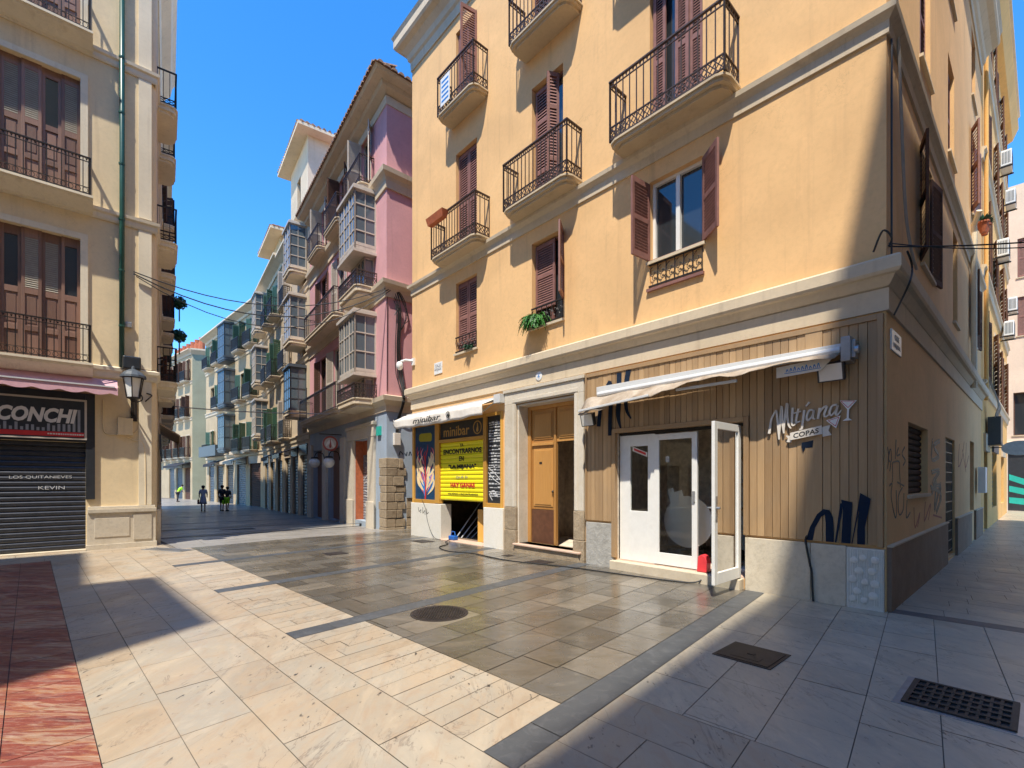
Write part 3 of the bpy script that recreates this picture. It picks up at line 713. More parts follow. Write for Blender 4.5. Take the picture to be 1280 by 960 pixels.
MB().box(MF,2.46,2.5,-.05,-.03,1.25,1.42).box(MF,2.92,2.99,-.072,-.066,1.9,2.0).build('lock_plate',M['steel'],gl)
MB().box(MF,1.66,3.92,-.14,-.06,2.405,2.45).build('door_head',M['dark'],om)
gl=gleaf(Fr(MF.p(1.70,.05,0),MF.n,MF.d),om,.84,.17,2.40,lo=.16)
hd=MB(); hd.tube([MF.p(1.69,.86,1.22),MF.p(1.64,.86,1.22)],.018,8); hd.tube([MF.p(1.745,.86,1.22),MF.p(1.80,.86,1.22),MF.p(1.80,.78,1.22)],.012,8); hd.box(MF,1.692,1.698,.82,.87,1.05,1.38); hd.build('handle',M['steel'],gl)
# ---- portal and street door
pj=MB()
pj.box(MF,6.6,6.97,.001,.06,1.0,3.3); pj.box(MF,4.66,4.9,.001,.06,1.0,3.3); pj.box(MF,4.66,6.97,.001,.06,3.3,3.56); pj.box(MF,4.63,7.0,.001,.09,3.56,3.63)
pj.box(MF,6.62,6.70,.06,.075,1.0,3.3); pj.box(MF,4.8,4.88,.06,.075,1.0,3.3); pj.box(MF,4.8,6.70,.06,.0745,3.32,3.4)
pj.build('stone_surround',M['jambstone'],om,bevel=.008)
for bx in ((6.585,6.98,-.25,.075,-.2,.48),(6.59,6.975,-.2,.07,.485,.995),(4.64,4.915,-.25,.08,-.2,.42),(4.65,4.91,-.2,.07,.425,.995)): MB().box(MF,*bx).build('jamb_base_stone',M['sandstone'],om,bevel=.012)
rv=MB(); rv.box(MF,6.55,6.6,-.3,0,.2,3.28); rv.box(MF,4.9,4.93,-.3,0,.2,3.28); rv.box(MF,4.93,6.55,-.3,0,3.24,3.28); rv.build('stone_reveal',M['jambstone'],om)
ss=MB(); ss.box(MF,4.7,6.62,-.3,.14,.16,.2,); ss.build('doorstep',M['pinkstep'],om,bevel=.01); MB().box(MF,4.75,6.6,-.3,.10,-.2,.158).build('step_base',M['sandstone'],om,bevel=.01)
dw=MB(); V=-.30
dw.box(MF,6.46,6.55,V-.1,V+.03,.2,3.24); dw.box(MF,4.93,4.99,V-.1,V+.03,.2,3.24); dw.box(MF,4.99,6.46,V-.1,V+.03,3.16,3.24); door=dw.build('street_door',M['doorwood'],om,bevel=.006)
def dpanel(u0,u1,w0,w1):
    mb=MB(); mb.box(MF,u0,u1,V-.06,V-.02,w0,w1)
    mb.box(MF,u0+.07,u1-.07,V-.02,V-.005,w0+.07,w1-.07); mb.box(MF,u0+.11,u1-.11,V-.005,V+.008,w0+.11,w1-.11); return mb
lf=dpanel(5.74,6.46,2.42,3.16); lf.box(MF,5.70,5.76,V-.06,V+.02,.2,3.16); lf.box(MF,5.78,6.44,V-.02,V+.015,2.36,2.42)
for a in (dpanel(5.74,6.46,.95,2.36),): lf.v,lf.f,lf.r,lf.m=(lf.v+a.v,lf.f+[tuple(i+len(lf.v) for i in f) for f in a.f],lf.r+a.r,lf.m+a.m)
lf.build('door_leaf',M['doorwood'],door,bevel=.005)
MB().box(MF,5.76,6.46,V-.06,V-.005,.2,.94).build('kick_plate',M['kick'],door,bevel=.004)
dpanel(4.99,5.70,2.42,3.16).build('door_leaf',M['doorwood'],door,bevel=.005)
ol=MB(); q=Fr(MF.p(5.0,V-.06,0),-MF.n,MF.d); ol.box(q,0,.68,0,.05,.2,2.38); ol.build('open_wicket',M['kick'],door)
MB().box(MF,4.6,6.9,-1.9,-1.85,.1,3.3).box(MF,4.6,4.65,-2.55,-.42,.1,3.3).box(MF,6.85,6.9,-2.55,-.42,.1,3.3).box(MF,4.6,6.9,-2.55,-.42,.1,.19).box(MF,4.6,6.9,-2.6,-.42,3.3,3.35).build('hallway_interior',M['roomwall'],om)
hn=MB(); hn.lathe(MF.p(5.79,V-.0,1.35),[(.03,0),(.03,.02),(.015,.04),(.001,.045)],10,axis=Matrix((MF.d,Vector((0,0,1)),MF.n)).transposed()); hn.box(MF,6.12,6.2,V-.004,V+.012,1.95,2.0); hn.build('knob',M['iron'],door)
# ---- small bar front
bf=MB(); fw=.0
for a,b in((11.02,11.12),(9.72,9.92),(7.68,7.80),(7.08,7.16)): bf.box(MF,a,b,-.12,.03,.93 if a!=9.72 else .96,3.2)
bf.box(MF,9.92,11.02,-.12,.03,.95,1.05); bf.box(MF,9.92,11.02,-.12,.03,3.12,3.2); bf.box(MF,7.16,7.68,-.12,.03,.95,1.05); bf.box(MF,7.16,7.68,-.12,.03,3.12,3.2)
bf.box(MF,7.80,9.72,-.12,.03,2.6,2.68); bf.box(MF,7.80,9.72,-.12,.03,3.12,3.2); bf.build('timber_frame',M['barwood'],om,bevel=.006)
for a,b in((9.60,11.16),(7.05,7.76)): MB().box(MF,a,b,-.30,.05,-.2,.945).build('white_plinth',M['whiteplinth'],om,bevel=.01)
MB().box(MF,7.765,9.595,-.3,.10,-.2,.02).build('threshold',M['pinkstep'],om,bevel=.006)
for s_ in ([(10.75,.82),(10.7,.70),(10.6,.76),(10.62,.66)],[(10.5,.83),(10.5,.66),(10.4,.74),(10.38,.62)],[(10.3,.8),(10.28,.66),(10.2,.7)]): MB().ribbon(MF,s_,.0505,.053,wd=.018).build('graffiti',M['blackpaint'],om)
bi=MB(); bi.box(MF,7.0,11.14,-2.4,-2.35,0,3.2); bi.box(MF,7.0,7.05,-2.35,-.13,0,3.2); bi.box(MF,11.10,11.14,-2.35,-.13,0,3.2); bi.box(MF,7.0,11.14,-2.4,-.13,3.2,3.25); bi.box(MF,7.05,11.1,-2.35,-.3,-.04,.012); bi.box(MF,9.92,11.1,-.14,-.1221,.95,3.2); bi.box(MF,7.0,7.68,-.14,-.1221,.95,3.2); bi.build('bar_interior',M['barroom'],om)
ys=vroll(MF,om,7.80,9.72,1.06,2.60,-.05,M['yellowshut'],'yellow_roller_shutter',p=.11)
vy=-.026
text(MF,8.75,2.50,.16,.08,'YA',vy,M['letterblack'],ys,off=.01); text(MF,8.75,2.345,1.65,.13,'ENCONTRARNOS',vy,M['letterblack'],ys,off=.03)
text(MF,8.76,2.15,.2,.12,'EN',vy,M['letterblack'],ys,off=.02); text(MF,8.74,1.94,1.2,.13,'"LA MIJANA"',vy,M['letterblack'],ys,off=.035)
text(MF,8.75,1.67,.5,.07,'QUE SI',vy,M['lettergrey'],ys); text(MF,8.72,1.47,1.05,.12,'HAY GANAS',vy,M['letterred'],ys,off=.04); text(MF,8.72,1.24,1.3,.05,'VOLVEMOS A ENCONTRARNOS',vy,M['letterblack'],ys)
sb=MB().box(MF,7.80,9.72,-.10,-.02,2.68,3.12).build('sign_board',M['blackframe'],om)
text(MF,8.98,2.88,1.15,.26,'minibar',-.019,M['lettergold'],sb,off=.012)
def ring(fr,cu,cw,r0,r1,v,mat,par,sx=1):
    mb=MB(); n=24
    for k in range(n):
        a=2*math.pi*k/n;b=2*math.pi*(k+1)/n
        mb.prism(fr,[(cu+sx*r0*math.cos(a),cw+r0*math.sin(a)),(cu+sx*r1*math.cos(a),cw+r1*math.sin(a)),(cu+sx*r1*math.cos(b),cw+r1*math.sin(b)),(cu+sx*r0*math.cos(b),cw+r0*math.sin(b))],v,v+.004)
    mb.ribbon(fr,[(cu,cw+r0*.8,.02),(cu-.01,cw+.02,.05),(cu,cw-r0*.5,.09),(cu+.01,cw-r0*.8,.02)],v,v+.004); return mb.build('emblem',mat,par)
ring(MF,8.08,2.90,.14,.17,-.019,M['lettergold'],sb)
po=MB().box(MF,9.92,11.02,-.06,-.02,1.05,3.12).build('flower_poster',M['darkblue'],om)
rs=random.Random(5)
for mt,n_,w_,z0,z1 in (('posterblue',9,.10,1.1,1.9),('postercream',15,.085,1.15,2.4),('posterpink',11,.045,1.2,2.5),('posterred',11,.035,1.1,2.6)):
    mb=MB()
    for k in range(n_):
        u=rs.uniform(10.1,10.85); z=rs.uniform(z0,z1-.5); sx=1 if u>10.47 else -1
        mb.ribbon(MF,[(10.47+(u-10.47)*.3,z,.01),(u,z+.18,w_),(min(10.96,max(9.98,u+sx*.08)),z+.36,w_*.9),(min(10.98,max(9.96,u+sx*rs.uniform(-.05,.12))),z+.5,.01)],-.0198+.0004*n_+.00003*k,-.0185+.0004*n_+.00003*k)
    mb.build('painted_petals',M[mt],po)
mb=MB(); mb.ribbon(MF,[(10.47,1.06,.07),(10.45,1.6,.05),(10.5,2.3,.03)],-.012,-.010); mb.build('painted_stem',M['posterred'],po)
bo=MB(); bo.prism(MF,[(10.15,2.72),(10.2,2.68),(10.75,2.70),(10.82,2.76),(10.8,2.9),(10.7,2.93),(10.2,2.92),(10.14,2.86)],-.02,-.015); bo.build('painted_badge',M['olive'],po)
mn=MB().box(MF,7.16,7.68,-.06,-.02,1.05,3.12).build('menu_board',M['blackframe'],om)
mb=MB()
z=2.95
while z>1.15:
    n_=rs.choice([1,2,3]); x=7.22
    while x<7.6:
        l=rs.uniform(.04,.14); mb.box(MF,x,min(x+l,7.63),-.02,-.0175,z,z+rs.choice([.012,.02,.035])); x+=l+.02
    z-=rs.uniform(.045,.11)
for s_ in ([(7.2,1.6),(7.4,1.75),(7.65,1.9)],[(7.2,1.5),(7.45,1.62),(7.65,1.78)],[(7.3,1.2),(7.45,1.35),(7.6,1.25),(7.5,1.12)]): mb.ribbon(MF,s_,-.0195,-.017,wd=.02)
mb.build('chalk_writing',M['paleletter'],mn)
# number plate + lettering
nb=MB(); nb.lathe(MF.p(5.89,.03,3.80),[(.095,0),(.095,.012),(.08,.016),(.001,.018)],20,axis=Matrix((MF.d,Vector((0,0,1)),MF.n)).transposed()); nb=nb.build('number_plate',M['plasticwhite'],None)
tag(nb,'small oval white house number plate above the portal of the street door','house number'); text(MF,5.89,3.80,.06,.10,'4',.0475,M['posterblue'],nb)
sn=MB()
for i in range(3):
    for j in range(2): sn.box(MF,9.58+i*.13,9.705+i*.13,.0,.02,4.49+j*.16,4.645+j*.16)
sn=sn.build('street_name_sign',M['plasticwhite'],None,bevel=.004); tag(sn,'white tiled street name sign on the orange front, low left beside the corner camera','street sign')
text(MF,9.775,4.72,.26,.07,'CALLE',.021,M['lettergrey'],sn); text(MF,9.775,4.60,.32,.07,'MITJANA',.021,M['lettergrey'],sn)
sn=MB().box(SF,.2,.78,.0,.02,3.22,3.48).build('street_name_sign',M['plasticwhite'],None,bevel=.004); tag(sn,'pale street name plaque on the shaded alley wall just under the cornice','street sign')
text(SF,.49,3.40,.25,.07,'CALLE',.021,M['lettergrey'],sn); text(SF,.49,3.29,.4,.07,'MITJANA',.021,M['lettergrey'],sn)
# ================================================================ left corner building
lb=thing('corner_building','sand coloured corner house over a closed shop shutter, with a green drainpipe','building',L0)
LU0=-18.5; LU1=1.12; LH=16.6
LCn=LF.p(1.30,0,0); L2=Fr(LCn+D3*.2,D3,-Vector((D3.y,-D3.x,0)) if (-Vector((D3.y,-D3.x,0))).dot(P3-LCn)>0 else Vector((D3.y,-D3.x,0)))
lo=[(-2.6,-.09,4.2,7.04),(-2.6,-.09,7.95,10.66),(-2.6,-.09,11.6,14.3),(-6.6,-4.1,4.2,7.04),(-6.6,-4.1,7.95,10.66),(-11.2,-8.8,4.2,7.04),(-11.2,-8.8,7.95,10.66),(-15.4,-13.0,4.2,7.04),(-15.4,-13.0,7.95,10.66),(-8.6,-.0,0,2.45,.25),(-12,-9.5,0,2.45,.25),(-16,-13,0,2.45,.25)]
mb=MB().wall(LF,LU0,1.05,-.3,LH,lo,.2)
# rounded corner
a0=LF.p(1.05,0,0); a1=L2.p(.05,0,0); cc=[]
for k in range(7):
    t=k/6; q=a0*(1-t)**2+LF.p(1.30,0,0)*2*t*(1-t)+a1*t*t; cc.append(q)
for i in range(6): mb.quad(cc[i]+Vector((0,0,-.5)),cc[i+1]+Vector((0,0,-.5)),cc[i+1]+Vector((0,0,LH)),cc[i]+Vector((0,0,LH)),r=.5)
lside=[(1.0,2.0,4.2,6.9),(3.4,4.4,4.2,6.9),(1.0,2.0,7.9,10.4),(3.4,4.4,7.9,10.4),(1.0,2.0,11.5,14),(3.4,4.4,11.5,14),(.5,2.2,0,2.7),(2.9,4.8,0,2.7),(5.4,6.6,0,2.9)]
mb.wall(L2,.05,7.6,-.8,LH,lside,.2)
e1=L2.p(7.6,0,0); e2=LF.p(LU0,0,0); e3=e1+(e2-LCn)
for a,b in((e1,e3),(e3,e2)): mb.quad(a+Vector((0,0,-.8)),b+Vector((0,0,-.8)),b+Vector((0,0,LH)),a+Vector((0,0,LH)),r=.5)
mb.quad(*[q+Vector((0,0,LH)) for q in (e2,LF.p(1.05,0,0),e1,e3)],r=.5)
mb.build('wall',M['leftwall'],lb)
mp=[LF.p(LU0,0,0),LF.p(1.27,0,0),L2.p(7.6,0,0)]; mn_=[LF.n,L2.n]
def lm(name,prof,mat,dz=0): return MB().molding(mp,mn_,[(a,b+dz) for a,b in prof]).build(name,M[mat],lb)
for z in (3.98,7.62,11.27): lm('string_course',[(0,0),(.03,.0),(.05,.05),(.05,.14),(.09,.17),(.10,.24),(0,.28)],'leftcream',z)
lm('eaves_cornice',[(0,15.6),(.05,15.6),(.1,15.9),(.35,16.2),(.4,16.5),(.5,16.7),(0,16.8)],'leftcream')
for z0,z1 in ((1.0,3.97),(4.27,7.61),(7.91,11.26),(11.56,15.59)):
    MB().box(LF,.95,1.2,.0,.03,z0,z1).build('corner_pilaster',M['leftcream'],lb)
bs=MB(); bs.box(LF,.001,1.30,.001,.10,-.2,.12); bs.box(LF,.02,1.28,.001,.07,.121,.84); bs.box(LF,.03,1.29,.001,.11,.841,.93); bs.box(LF,.04,1.27,.001,.06,.931,.99)
bs.box(LF,.15,.78,.07,.082,.28,.72); bs.box(LF,.85,1.2,.07,.09,.18,.80)
bs.box(L2,.1,.48,.001,.08,-.3,.85)
for a,b in((2.25,2.85),(4.85,5.35)): MB().box(L2,a,b,.001,.08,-.3,.85).build('stone_base',M['plinth'],lb,bevel=.012)
bs.build('stone_base',M['plinth'],lb,bevel=.012)
def joinery(fr,par,u0,u1,w0,w1,D,seed):
    rs_=random.Random(seed); o=MB()
    o.box(fr,u0,u1,-D-.06,-D-.04,w0,w1); root=o.build('french_window',M['redwood'],par)
    n=8; wd=(u1-u0)/n
    for k in range(n):
        x=u0+k*wd; v=-D+.035*(k%2); mb=MB(); s=.055
        f=Fr(fr.p(x,v,0),fr.d,fr.n)
        mb.box(f,0,s,-.03,.01,w0,w1); mb.box(f,wd-s,wd,-.03,.01,w0,w1)
        h=w1-w0
        for a,b in((0,.04),(.22,.26),(.50,.545),(.93,1)): mb.box(f,s,wd-s,-.03,.01,w0+h*a,w0+h*b)
        mb.box(f,s,wd-s,-.03,-.012,w0+h*.04,w0+h*.22); mb.box(f,s,wd-s,-.03,-.012,w0+h*.26,w0+h*.50)
        mb.box(f,s+.03,wd-s-.03,-.012,-.004,w0+h*.28,w0+h*.48)
        l=mb.build('leaf',M['redwood'],root,bevel=.003)
        if (k+seed)%3!=1:
            q=MB(); z=w0+h*.55
            while z<w0+h*.92: q.hexa([f.p(s,.012,z),f.p(wd-s,.012,z),f.p(wd-s,-.01,z+.04),f.p(s,-.01,z+.04),f.p(s,.012,z+.006),f.p(wd-s,.012,z+.006),f.p(wd-s,-.01,z+.046),f.p(s,-.01,z+.046)]); z+=.045
            q.build('louvre',M['palelouvre'],l)
        else: MB().box(f,s,wd-s,-.028,-.02,w0+h*.545,w0+h*.93).build('pane',M['pane'],l)
    return root
for i,(a,b,c,e) in enumerate(lo[:9]):
    j=joinery(LF,lb,a,b,c,e,.13,i)
    s=MB(); q=.13; s.box(LF,b+.002,b+q,.001,.04,c,e+q); s.box(LF,a-q,a-.002,.001,.04,c,e+q); s.box(LF,a-.002,b+.002,.001,.04,e+.002,e+q); s.box(LF,b,b+.05,-.12,.03,c,e+.002); s.build('window_surround',M['leftcream'],j)
for a,b in((-2.75,.12),(-6.8,-3.9)):
    for z in (4.2,7.92,11.58):
        if z>11 and a<-5: continue
        s=MB(); s.plan(LF,[(a,0),(a,.42),(b,.42),(b,0)],z-.05,z); s.profile(LF,a,b,[(0,z-.28),(.12,z-.26),(.25,z-.16),(.36,z-.1),(.38,z-.051),(0,z-.051)]); s=s.build('balcony',M['leftcream'],lb)
        r=railing(LF,s,a+.04,b-.05,.36,z,.85,M['iron'],lattice=.0,sp=.115,bar=.0085)
        om_=MB(); n=int((b-a)/.12)
        for k in range(n):
            cx=a+.1+k*.12
            om_.tube([LF.p(cx+.045*math.sin(t_*math.pi/4),.36,z+.11+.055*math.cos(t_*math.pi/4)) for t_ in range(9)],.006,4)
        om_.box(LF,a+.04,b-.05,.352,.368,z+.17,z+.182); om_.build('scroll_band',M['iron'],r)
# street side windows / balconies
for z in (4.2,7.9,11.5):
    for u in (1.0,3.4): window(L2,lb,u,u+1.0,z,z+2.5,'closed',mat='darkmaroon',sp=.12,sill=False,D=.08)
    for u in (.7,3.1):
        s=slab(L2,lb,u,u+1.6,.45,z,M['leftcream'],th=.22); railing(L2,s,u+.04,u+1.56,.41,z,.9,M['iron'],sp=.13,lattice=.15,top=False)
for a,b in((.5,2.2),(2.9,4.8),(5.4,6.6)): vroll(L2,lb,a,b,-.2,2.7,-.1,M['darkmaroon'],p=.2)
# shop front
sf=MB(); sf.box(LF,-9,.0,.0,.06,2.455,3.56); sf.box(LF,.001,.16,.0,.06,1.16,3.56); sf.build('shop_frame',M['blackframe'],lb,bevel=.004)
for a,b in((-12,-9.5),(-16,-13)): vroll(LF,lb,a,b,.04,2.45,-.08,M['darkmaroon'],p=.21)
rs_=vroll(LF,lb,-8.6,.0,.04,2.45,-.08,M['blackshut'],p=.105)
text(LF,-.72,1.66,.98,.075,'LOS QUITANIEVES',-.058,M['paleletter'],rs_,off=-.005,tilt=.5); text(LF,-.56,1.43,.42,.075,'KEVIN',-.058,M['paleletter'],rs_,off=-.005)
MB().box(LF,-9,.001,-.1,.12,-.2,.035).build('threshold',M['creamstep'],lb)
# ---------------------------------------------------------------- generic street house
def house(name,label,fr,u0,u1,z0,H,mat,floors,cols_,depth=8,ww=1.0,bal=True,shut='darkgreen',trim='pinkcream',eave=.45,ground=None,skipb=(),rail='iron2',sp=.12,baln='pinkcream',roof='flat',bproj=.5,angs=((150,150),(110,95))):
    root=thing(name,label,'building',fr.p((u0+u1)/2,0,z0))
    H0=[]
    for z in floors:
        for c in cols_: H0.append((c-ww/2,c+ww/2,z+.02,z+2.3))
    gh=[]
    if ground:
        for g_ in ground: gh.append(g_)
    mb=MB().wall(fr,u0,u1,z0-.6,H,H0+gh,.18)
    a=fr.p(u0,0,0);b=fr.p(u1,0,0);c=fr.p(u1,-depth,0);d=fr.p(u0,-depth,0)
    for p,q in((b,c),(c,d),(d,a)): mb.quad(p+Vector((0,0,z0-.6)),q+Vector((0,0,z0-.6)),q+Vector((0,0,H)),p+Vector((0,0,H)),r=.5)
    mb.quad(*[Vector((q.x,q.y,H)) for q in (a,b,c,d)],r=.5)
    mb.build('wall',M[mat],root)
    for (a_,b_,c_,e_) in gh:
        vroll(fr,root,a_,b_,c_,e_,-.12,M[['slate','darkmaroon','iron'][int(a_*7)%3]],'shop_shutter',p=.16)
        MB().box(fr,a_-.15,b_+.15,.001,.06,e_+.001,e_+.55).build('shop_fascia',M[['iron','slate','ivory'][int(a_*5)%3]],root)
    for z in floors:
        MB().profile(fr,u0,u1,[(0,z-.35),(.05,z-.33),(.07,z-.12),(.12,z-.08),(.12,z-.02),(0,z)]).build('string_course',M[trim],root)
        for i,c_ in enumerate(cols_):
            if (floors.index(z),i) in skipb: continue
            window(fr,root,c_-ww/2,c_+ww/2,z+.02,z+2.3,'half' if not shut.startswith('!') else 'closed',mat=shut.strip('!'),ang=angs[(i+floors.index(z))%len(angs)],sp=sp,sill=False,surround=trim,D=.1)
            if bal: balcony(fr,root,c_-ww/2-.3,c_+ww/2+.3,bproj,z+.01,rail=rail,mat=baln,h=1.0,th=.16,sp=.11,lattice=.2,bar=.012,top=False)
    if eave: 
        if roof=='flat': MB().profile(fr,u0-.02,u1+.02,[(0,H-.5),(.06,H-.5),(.1,H-.3),(eave*.7,H-.12),(eave,H-.05),(eave,H+.06),(0,H+.1)]).build('eaves_cornice',M[trim],root)
        else: eaves(fr,root,u0-.1,u1+.1,H,eave,trim)
    return root
# ---------------------------------------------------------------- pink house
PH=14.5; PU=10.2
pk=thing('pink_house','pink plastered house with tiled eave and pale glazed bays over a blue-grey ground floor','building',P3)
n2p=-Vector((D2.y,-D2.x,0)); PS=Fr(P3,D2)
ph=[(2.05,3.25,8.12,10.7),(1.2,2.0,4.3,4.9)]
hol=[(1.62,3.15,.1,3.08,.35),(5.0,6.8,-.1,3.0,.25),(7.6,9.5,-.2,3.0,.25)]
up=[(5.0,6.2,4.4,7.2),(7.3,8.4,4.4,7.2),(4.6,5.6,8.2,10.9),(7.3,8.3,8.2,10.9),(1.5,2.5,11.85,14.0),(4.2,5.2,11.85,14.0),(7.0,8.0,11.85,14.0)]
mb=MB(); mb.mi=0; mb.wall(PF,0,PU,3.85,PH,up,.2); mb.wall(PS,0,7,3.85,PH,[],.2)
q1=PF.p(PU,0,0);q2=q1+D2*7;q3=PS.p(7,0,0)
for a,b in((q1,q2),(q2,q3)): mb.quad(a+Vector((0,0,-1)),b+Vector((0,0,-1)),b+Vector((0,0,PH)),a+Vector((0,0,PH)),r=.5)
mb.quad(*[q+Vector((0,0,PH)) for q in (P3,q1,q2,q3)],r=.5); mb.build('wall',M['pink'],pk)
MB().wall(PF,0,PU,-.8,3.85,hol,.2).wall(PS,0,7,-.8,3.85,[],.2).build('ground_floor_wall',M['bluewall'],pk)
pth=[PF.p(PU,0,0),P3.copy(),PS.p(7,0,0)]; pn=[PF.n,PS.n]
def pmold(name,prof): return MB().molding(pth,pn,prof).build(name,M['pinkcream'],pk)
pmold('cornice',[(0,3.86),(.04,3.86),(.05,4.05),(.10,4.12),(.18,4.2),(.2,4.34),(0,4.4)])
pmold('string_course',[(0,7.6),(.05,7.6),(.06,7.8),(.10,7.9),(.2,7.98),(.22,8.1),(0,8.16)])
pmold('string_course',[(0,11.15),(.05,11.15),(.06,11.4),(.10,11.5),(.2,11.6),(.22,11.74),(0,11.8)])
pmold('eave_moulding',[(0,13.9),(.03,13.9),(.05,14.15),(0,14.2)])
# mitred tiled eave along both faces
er=MB(); er.molding(pth,pn,[(0,14.2),(.25,14.28),(.3,14.4),(.55,14.42),(.62,14.5),(0,14.62)]); er=er.build('roof',M['pinkcream'],pk)
tl=MB()
for fr_,uu in((PF,PU),(PS,6.0)):
    u=-.55
    while u<uu:
        pts=[(u-.1*math.cos(math.pi*k/5),.09*math.sin(math.pi*k/5)) for k in range(6)]
        tl.add([fr_.p(p[0],.70,14.5+p[1]) for p in pts]+[fr_.p(p[0],-.1,14.72+p[1]) for p in pts],[(i,i+1,7+i,6+i) for i in range(5)]+[tuple(range(6))]); u+=.24
tl.molding(pth,pn,[(-1.2,14.98),(.66,14.505),(.66,14.53),(-1.2,15.0)]); tl.build('roof_tiles',M['rooftile'],er)
bay(PF,pk,.95,2.7,5.2,7.2,.75,'taupe',3,3,1,panel=.12); bay(PF,pk,.95,2.7,9.35,11.35,.75,'taupe',3,4,1,panel=.2)
bay(PF,pk,1.15,2.6,4.42,5.1,.35,'taupe',4,1,1,roof=False); bay(PF,pk,1.15,2.6,8.2,9.24,.35,'taupe',4,1,1,roof=False)
balcony(PF,pk,.85,2.9,.8,4.36,mat='pinkcream',h=.5,lattice=.3,th=.3,sp=.12); balcony(PF,pk,.85,2.9,.75,8.16,mat='pinkcream',h=.5,lattice=.3,th=.3,sp=.12)
balcony(PF,pk,3.6,9.6,.65,4.36,mat='pinkcream',h=1.0,lattice=.0,th=.25,sp=.14); balcony(PF,pk,4.0,8.9,.6,8.16,mat='pinkcream',h=1.0,lattice=0,th=.25,sp=.14)
for a in (1.1,3.8,6.6): balcony(PF,pk,a,a+1.9,.55,11.78,mat='pinkcream',h=.95,lattice=.15,th=.2,sp=.13)
for i,(a,b,c,e) in enumerate(up): window(PF,pk,a,b,c,e,'half',mat='darkmaroon' if i%2 else 'taupe',ang=(150,92) if i>3 else (172,168),sp=.1,sill=False,D=.12,frame='slate')
vroll(PF,pk,1.62,3.15,.12,2.55,-.3,M['bluesteel'],p=.1)
MB().box(PF,1.62,3.15,-.3,-.26,2.56,3.08).box(PF,3.10,3.15,-.29,.0,.1,3.08).build('door_frame',M['terracotta'],pk)
dj=MB(); dj.box(PF,.98,1.6,.001,.09,-.3,3.1); dj.box(PF,3.17,3.9,.001,.09,-.3,3.1); dj.box(PF,.95,3.95,.001,.1,3.101,3.5); dj.box(PF,.90,4.0,.001,.14,3.501,3.62); dj.box(PF,.9,1.62,.09,.14,-.3,.85); dj.box(PF,3.15,3.98,.09,.14,-.4,.85); dj.build('stone_surround',M['jambstone'],pk,bevel=.01)
rs2=random.Random(3)
for k in range(8):
    z=.4+k*.26; MB().ribbon(PF,[(1.8+.05*rs2.random()+i*.22,z+rs2.uniform(-.08,.1)) for i in range(6)],-.275,-.27,wd=.035).build('graffiti',M['paleletter'],pk)
rc=MB(); zz=-.3
while zz<2.0:
    h=rs2.uniform(.22,.36); x=.0
    cu=rs2.uniform(.18,.45); eu=.62+rs2.uniform(-.08,.1); rc.box(PS,-.06,cu-.006,-.0,.05+rs2.uniform(0,.03),zz+.006,zz+h-.006); rc.box(PS,cu+.006,eu,-.0,.04+rs2.uniform(0,.04),zz+.006,zz+h-rs2.uniform(.006,.03)); rc.box(PF,-.07,.5+rs2.uniform(-.1,.1),.001,.05+rs2.uniform(0,.02),zz+.006,zz+h-.006); rc.box(PS,.72,2.0,-.0,.03+rs2.uniform(0,.02),zz+.006,min(1.5,zz+h-.006)) if zz<1.3 else None; zz+=h
rc.build('exposed_quoins',M['sandstone'],pk,bevel=.02)
wb=MB().box(PS,.70,1.9,.05,.07,1.0,1.45); wb.build('cement_patch',M['bluewall'],pk)
for s_ in ([(.45,2.42),(.5,2.55),(.6,2.45)],[(.66,2.5),(.72,2.42),(.75,2.55)],[(.82,2.42),(.86,2.56),(.92,2.43)],[(.98,2.5),(1.05,2.44),(1.1,2.56)],[(1.0,2.1),(1.02,2.32),(1.1,2.15),(1.16,2.32),(1.2,2.1)]): MB().ribbon(PS,s_,.0,.004,wd=.03).build('graffiti',M['navy'],pk)
for u in (4.5,7.2,9.8): MB().box(PF,u-.3,u+.3,.001,.12,-.4,3.3).build('stone_pilaster',M['jambstone'],pk,bevel=.01)
for a,b in((5.0,6.8),(7.6,9.5)): MB().box(PF,a,b,-.24,-.2,-.3,3.0).build('shop_door',M['redwood'],pk)
# ---------------------------------------------------------------- next houses up the right side of the street
h2=house('bay_window_house','ivory house with stacked glazed bays and a tiled rooftop tower, next beyond the pink house',PF,10.2,16.6,-.2,15.0,'ivory',[4.0,8.0,11.6],[11.3,15.2],depth=9,shut='taupe',rail='iron',ground=[(10.8,12.2,-.4,2.9),(12.9,14.2,-.4,2.9),(14.9,16.2,-.4,2.9)],eave=.5,skipb=((0,0),(1,0),(2,0)))
for z in (4.5,8.1,11.7): bay(PF,h2,10.9,12.4,z+.7,z+2.8,.8,'slate' if z<5 else 'taupe',3,4,1,glass='baypane'); slab(PF,h2,10.8,12.5,.85,z+.6,M['pinkcream'],th=.3); 
at=MB(); at.wall(PF,10.6,14.6,14.9,19.2,[(12.2,13.0,16,17.8)],.15); 
qa,qb=PF.p(10.6,0,0),PF.p(14.6,0,0); qc,qd=PF.p(14.6,-4,0),PF.p(10.6,-4,0)
for a,b in((qb,qc),(qc,qd),(qd,qa)): at.quad(a+Vector((0,0,14.9)),b+Vector((0,0,14.9)),b+Vector((0,0,19.2)),a+Vector((0,0,19.2)),r=.5)
at.build('rooftop_tower',M['ivory'],h2)
